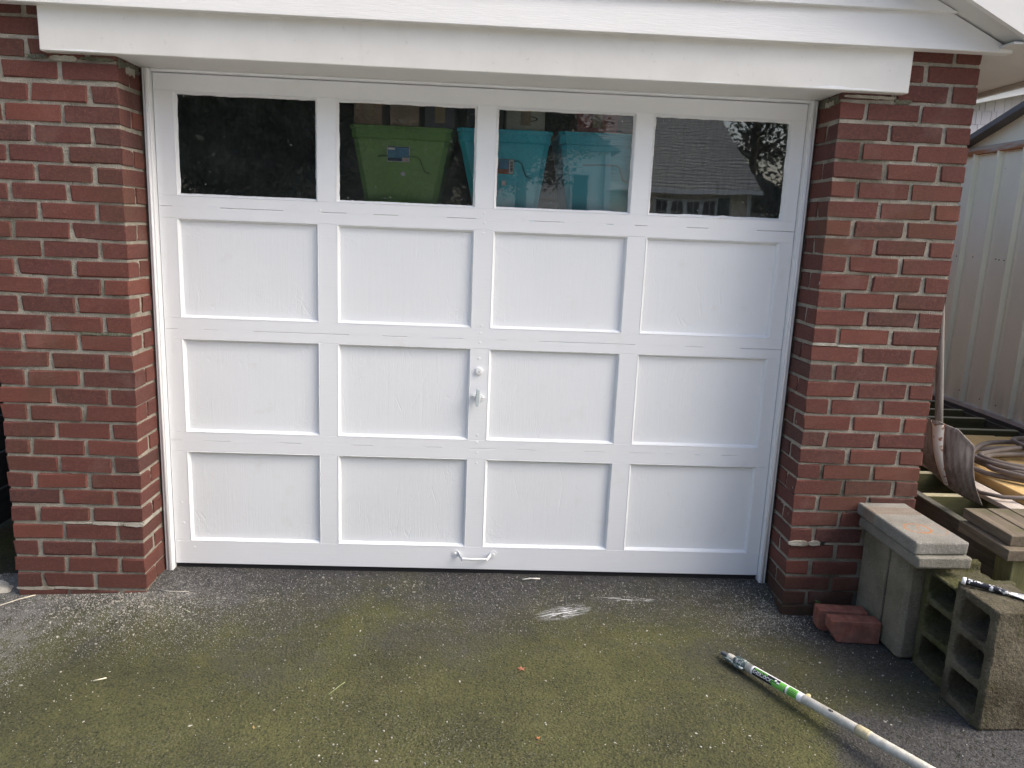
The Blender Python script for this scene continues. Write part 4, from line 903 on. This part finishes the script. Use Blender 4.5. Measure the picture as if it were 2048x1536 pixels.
# ------------------------------------------------------------------ litter on the drive
rg=random.Random(11)
mb=MB()
def chip(x,y,s,asp=1,lift=0):
    z=gz(x,y)+.0016+lift; a=rg.uniform(0,PI); k=rg.choice((4,5)); h=s*.35
    pts=[(x+s*asp*math.cos(t_)*math.cos(a)-s*math.sin(t_)*math.sin(a)*rg.uniform(.6,1), y+s*asp*math.cos(t_)*math.sin(a)+s*math.sin(t_)*math.cos(a)*rg.uniform(.6,1)) for t_ in [2*PI*j/k+rg.uniform(-.3,.3) for j in range(k)]]
    mb.add([(px,py,z+h*rg.uniform(.5,1)) for px,py in pts]+[(px,py,z-.004) for px,py in pts],[tuple(range(k))]+[(j,(j+1)%k,(j+1)%k+k,j+k) for j in range(k)])
for i in range(900):
    x=rg.uniform(-.5,3.1);y=rg.uniform(-1.15,.15); chip(x,y,rg.uniform(.0008,.0022)*(1 if rg.random()<.93 else 1.6),rg.choice((1,1,1.6)))
for i in range(90):
    chip(rg.uniform(-.4,3.0),rg.uniform(-1.1,.1),rg.uniform(.0022,.0042),rg.choice((.8,1.2,1.8)))
for i in range(2600):
    if rg.random()<.55: x=rg.gauss(-.05,.28); y=-abs(rg.gauss(0,.13))+.01
    elif rg.random()<.6: x=rg.uniform(0,2.5); y=rg.gauss(.07,.07)
    else: x=rg.gauss(2.47,.10); y=rg.gauss(-.02,.08)
    if y>.19 or (y>-.004 and (x<.006 or x>W-.006)): continue
    chip(x,y,rg.uniform(.0008,.0019),rg.choice((1,1.5,2.6)))
M_CHIP=NT('pale_chips'); t=M_CHIP; t.fin(t.mix(t.noise(t.pos(),60,2),(.20,.19,.15),(.62,.60,.54)),.8)
ob('paint_chips',mb,M_CHIP.m,kind='stuff',label='scattered pale paint chips and grit on the drive')
# dark tufts of moss and grit give the surface its nap
mb=MB(); 
for i in range(9000):
    x=rg.uniform(-.45,3.0); y=-1.12+1.0*rg.random()**1.15
    if noise.noise(Vector((x*2.1,y*2.1,5)))<-.25: continue
    z=gz(x,y)+.001; s=rg.uniform(.0012,.0032); a=rg.uniform(0,6.3); h=s*rg.uniform(.5,1.0)
    mb.add([(x+s*math.cos(a),y+s*math.sin(a),z-.002),(x+s*math.cos(a+2.1),y+s*math.sin(a+2.1),z-.002),(x+s*math.cos(a+4.2),y+s*math.sin(a+4.2),z-.002),(x,y,z+h)],[(0,1,3),(1,2,3),(2,0,3)])
tM=NT('moss_tuft'); tM.fin(tM.ramp(tM.noise(tM.pos(),40,3),[(.3,(.022,.024,.010)),(.55,(.058,.06,.022)),(.75,(.10,.098,.042))]),.95)
ob('moss_tufts',mb,tM.m,kind='stuff',label='short dull green moss over the drive')
def leaf(label,x,y,s,col,rz,pts,name='fallen_leaf',grp='fallen leaves on the drive'):
    m_=MB(); n=len(pts); top=[(0,0,.004)]+[(a*s,b*s,.003+.35*s*abs(noise.noise(Vector((a*2,b*2,x))))) for a,b in pts]; m_.add(top,[(0,i+1,(i+1)%n+1) for i in range(n)]); m_.add([(p[0],p[1],p[2]-.0006) for p in top],[(0,(i+1)%n+1,i+1) for i in range(n)])
    o=ob(name,m_,simple('leaf_'+name,col,.8,.25,90),loc=(x,y,gz(x,y)+.002),fix=False); o.rotation_euler=(0,0,rz); o['label']=label;o['category']='leaf'; o['group']=grp
star=[(math.cos(2*PI*k/10)*(1 if k%2==0 else .35),math.sin(2*PI*k/10)*(1 if k%2==0 else .35)) for k in range(10)]
leaf('star shaped brown leaf in the middle of the drive',1.466,-.437,.017,(.34,.14,.08),.4,star); leaf('small curled orange leaf near the bottom middle of the picture',1.50,-.808,.009,(.5,.17,.07),1,star[:7]); leaf('small tan leaf near the bottom left of the picture',.64,-.775,.011,(.45,.30,.12),2,[(1,0),(.2,.3),(-1,.1),(-.3,-.25)])
ov=[(math.cos(2*PI*k/9),.6*math.sin(2*PI*k/9)) for k in range(9)]; 
a=at(.375)-sidev*-.0; leaf('pale yellow leaf tucked against the extension pole',2.425,-.575,.017,(.62,.54,.30),.6,ov)
def stick_(label,pts,r,col,nm='twig'):
    o=ob(nm,MB().tube([Vector((x,y,gz(x,y)+h)) for x,y,h in pts],r,5),simple('twig_'+nm,col,.8,.2,40),smooth=True); o['label']=label;o['category']='twig'
stick_('white painted splinter lying below the door handle',[(1.497,.148,.006),(1.53,.158,.006),(1.572,.160,.005)],.0032,(.72,.70,.64)); stick_('long dry straw at the lower left of the left pillar',[(-.56,-.15,.01),(-.46,-.06,.012),(-.42,-.02,.008)],.0022,(.62,.57,.46))
stick_('curved dry stem at the right foot of the left pillar',[(.03,.02,.004),(.09,-.005,.01),(.16,.01,.004)],.0012,(.6,.57,.5)); stick_('short straw on the drive below the left window column',[(.19,-.12,.003),(.22,-.14,.006)],.0014,(.7,.67,.5)); stick_('dry seed husk on the left of the drive',[(.055,-.545,.004),(.09,-.53,.006)],.0022,(.72,.68,.52))
stick_('green stem lying on the drive left of centre',[(.83,-.60,.003),(.86,-.55,.006),(.87,-.53,.003)],.0011,(.35,.40,.2))
# weed by the pillar
wd=thing('small_weed','small green weed sprouting at the foot of the right pillar','weed',(2.71,-.018,-.05))
M_LEAF=simple('weed_green',(.07,.16,.035),.6,.3,60)
for i in range(11):
    a=rg.uniform(0,2*PI); h=rg.uniform(.03,.075); r=rg.uniform(.01,.04); cx,cy=r*math.cos(a),-abs(r*math.sin(a))*.5; m_=MB()
    m_.tube([Vector((0,0,0)),Vector((cx*.6,cy*.6,h*.6)),Vector((cx,cy,h))],.0007,4); ob('stem',m_,M_LEAF,wd)
    for k in range(3):
        b=a+k*2.1; s=.0075; c0=Vector((cx,cy,h)); p=[c0,c0+Vector((math.cos(b-.6)*s*.7,math.sin(b-.6)*s*.7,.002)),c0+Vector((math.cos(b)*s*1.4,math.sin(b)*s*1.4,.004)),c0+Vector((math.cos(b+.6)*s*.7,math.sin(b+.6)*s*.7,.002))]
        ob('leaf',MB().add(p+[q_-Vector((0,0,.0006)) for q_ in p],[(0,1,2,3),(7,6,5,4),(0,4,5,1),(1,5,6,2),(2,6,7,3),(3,7,4,0)]),M_LEAF,wd)

# ------------------------------------------------------------------ across the yard (seen in the window glass)
M_LAP=NT('cream_lap'); t=M_LAP; t.fin((.82,.83,.78),.6); M_CRM=simple('peach_lap',(.80,.71,.57),.6,.05)
M_ROOFO=NT('dark_shingle_roof'); t=M_ROOFO; P=t.pos(); br=t.n('TexBrick',None,Vector=t.map(P,(1,1,1)),Scale=1,Mortar_Size=.012,Brick_Width=.3,Row_Height=.14); c=t.mix(t.noise(P,3,5,.8),(.17,.175,.17),(.26,.265,.25)); t.fin(c,.9)
oh=thing('white_house','white house across the yard mirrored in the right door windows','house',(6.5,-20,0))
lo=lambda mb: local(mb,oh.location)
def lap(x0,x1,z0,z1,y,m,nm,par,fn):
    mb=MB(); z=z0; 
    while z<z1-.02:
        zt=min(z+.2,z1); mb.box(x0,x1,y,y+.05,z,z+.17) if 0 else mb.add([(x0,y+.030,z),(x1,y+.030,z),(x1,y+.004,zt),(x0,y+.004,zt),(x0,y,z),(x1,y,z)],[(0,1,2,3),(0,4,5,1)]); z+=.2
    ob(nm,fn(mb),m,par,fix=False)
lap(4.45,8.52,-.1,2.62,-18,M_CRM,'lap_wall',oh,lo); lap(1.2,4.42,-.1,3.6,-17.2,M_LAP.m,'lap_wall',oh,lo)
ob('wall_core',lo(MB().box(1.2,8.5,-26,-18.02,-.1,2.6)),M_CRM,oh); ob('wall_core',lo(MB().box(1.2,4.4,-18,-17.22,-.1,3.55)),M_LAP.m,oh)
mb=MB(); 
for r in range(26):
    ya,yb=-17.6-r*.175,-17.6-(r+1)*.175-.01; za=2.66+r*.098; mb.add([(3.9,ya,za+.03),(8.75,ya,za+.03),(8.75,yb,za+.112),(3.9,yb,za+.112),(3.9,ya,za),(8.75,ya,za)],[(0,1,2,3),(0,4,5,1)])
mb.add([(1,-22.1,5.22),(8.75,-22.1,5.22),(8.75,-26.6,2.7),(1,-26.6,2.7)],[(0,1,2,3)]); mb.add([(8.6,-17.7,2.65),(8.6,-22.1,5.15),(8.6,-26.5,2.65)],[(0,1,2)]); ob('roof',lo(mb),M_ROOFO.m,oh,fix=False)
ob('gable_roof',lo(MB().prism([(.9,3.55),(4.75,3.55),(2.8,4.7)],(-22,-16.9),lambda u,v,w_:(u,w_,v))),M_ROOFO.m,oh)
ob('gutter',lo(MB().box(3.9,8.72,-17.62,-17.5,2.60,2.72)),M_WTRIM,oh); ob('corner_board',lo(MB().box(4.36,4.5,-17.19,-17.05,-.1,3.6)),M_WTRIM,oh); ob('downspout',lo(MB().box(8.42,8.52,-17.95,-17.85,-.1,2.6)),M_WTRIM,oh)
M_WIN=simple('dark_pane',(.02,.025,.03),.1)
for i in range(4):
    x=5.86+i*.44; fmo=ob('window',lo(MB().box(x,x+.44,-17.96,-17.90,.9,2.52)),M_WTRIM,oh); 
    mb=MB().box(x+.07,x+.37,-17.895,-17.88,.97,2.45); ob('pane',local(mb,oh.location),M_WIN,fmo)
    mb=MB().box(x+.213,x+.227,-17.88,-17.86,.97,2.45); 
    for z in (1.34,1.71,2.08): mb.box(x+.07,x+.37,-17.875,-17.865,z,z+.014)
    ob('muntin',local(mb,oh.location),M_WTRIM,fmo)
ob('shutter',lo(MB().box(7.64,7.95,-17.96,-17.9,.9,2.52)),simple('dark_shutter',(.03,.05,.045),.6),oh); w1=ob('window',lo(MB().box(3.5,4.02,-17.15,-17.08,1.9,3.0)),M_WTRIM,oh); ob('pane',lo(MB().box(3.57,3.95,-17.07,-17.06,1.97,2.93)),M_WIN,w1)
# trees
def crown_mesh(name,seed,n_cl,per,leaf,rx,rz,col):
    r=random.Random(seed); mb=MB()
    for c_ in range(n_cl):
        while 1:
            p=Vector((r.uniform(-1,1),r.uniform(-1,1),r.uniform(-1,1)))
            if .25<p.length<1: break
        p=Vector((p.x*rx,p.y*rx,p.z*rz)); cr=r.uniform(.35,.8)
        for _ in range(per):
            q=p+Vector((r.gauss(0,.45),r.gauss(0,.45),r.gauss(0,.35)))*cr; a,b=r.uniform(0,6.3),r.uniform(-.9,.9); l=leaf*r.uniform(.6,1.3)
            u=Vector((math.cos(a)*math.cos(b),math.sin(a)*math.cos(b),math.sin(b)))*l; v=u.cross(Vector((r.uniform(-1,1),r.uniform(-1,1),r.uniform(-1,1)))).normalized()*l*.45
            mb.add([q-u,q+v,q+u,q-v],[(0,1,2,3)])
    me=mb.mesh(name); t=NT('foliage_'+name); t.fin(t.ramp(t.noise(t.coord(),1.1,3),[(.3,tuple(x*.5 for x in col)),(.55,col),(.75,tuple(x*1.6 for x in col))]),.7); me.materials.append(t.m); return me
CRM=[crown_mesh('crown',1,150,170,.062,2.2,2.4,(.014,.026,.011)),crown_mesh('crown',2,130,150,.068,2.0,3.2,(.011,.022,.012)),crown_mesh('crown',3,75,130,.066,2.2,2.6,(.022,.032,.015))]
M_BARK=simple('bark',(.09,.07,.05),.95,.3,9,.8,bs=20)
def tree(label,x,y,zc,s,k,h):
    t=thing('tree',label,'tree',(x,y,-.07),'trees across the yard'); tk=[Vector((0,0,0)),Vector((.05,0,zc*.5)),Vector((.1,.05,zc+s*.8))]
    mb=MB().tube(tk,[.2*s**.5,.15*s**.5,.05],9)
    for i in range(5): a=i*1.3; b0=tk[1].lerp(tk[2],.2+.12*i); mb.tube([b0,b0+Vector((math.cos(a)*s*.8,math.sin(a)*s*.8,s*.5)),b0+Vector((math.cos(a)*s*1.5,math.sin(a)*s*1.5,s*1.1))],[.07,.045,.015],6)
    ob('trunk',mb,M_BARK,t,smooth=True); c=inst('crown',CRM[k],t,(0,0,zc+.07),(0,0,x)); c.scale=(s*h,s*h,s)
tree('broad green tree whose leaves hang before the white gable wall',2.0,-13.5,4.0,.70,0,1.1); tree('dark tree filling the gap left of the white gable wall',-.1,-19,3.9,1.5,1,1.0)
tree('dense dark tree left of the white gable wall',-2.2,-14.5,3.4,1.25,1,1.1); tree('dense dark tree at the far left across the yard',-6.0,-14,3.2,1.3,0,1.05); tree('tall dark tree beyond the far left corner of the yard',-9.5,-15,3.4,1.5,1,1.1); tree('shrubby dark tree in the left middle of the yard',-3.2,-16,4.8,1.5,0,1.1)
tree('low dark bushy tree right of the white house',11.2,-17.5,1.6,.95,0,1.15); tree('open tree showing sky gaps behind the right end of the white house',11.5,-27,7.4,1.7,2,1.0); tree('tall dark tree behind the ridge of the white house',5.5,-29.5,7.6,1.9,1,1.3); tree('tall open tree standing behind the left part of the white house',0.5,-29,8.6,2.0,0,1.2); tree('tall dark tree at the right end across the yard',15.5,-21,5.0,1.7,1,1.2); tree('tall open tree far behind the white house ridge',8.8,-31,9.0,1.7,2,1.15)
M_SHEDR=simple('small_roof',(.14,.13,.11),.9)
gs=thing('garden_outbuilding','low grey roofed outbuilding right of the white house','shed',(11,-24,0)); mb=MB().box(9.4,12.4,-26,-23,-.1,2.4); local(mb,gs.location); ob('wall',mb,M_LAP.m,gs); mb=MB().prism([(9.2,2.4),(12.6,2.4),(10.4,3.6)],(-26.2,-22.8),lambda u,v,w_:(u,w_,v)); local(mb,gs.location); ob('roof',mb,M_SHEDR,gs)
print('objects',len(bpy.data.objects),'shakes',ns,'tris',sum(len(o.data.polygons)*2 for o in bpy.data.objects if o.type=='MESH'))
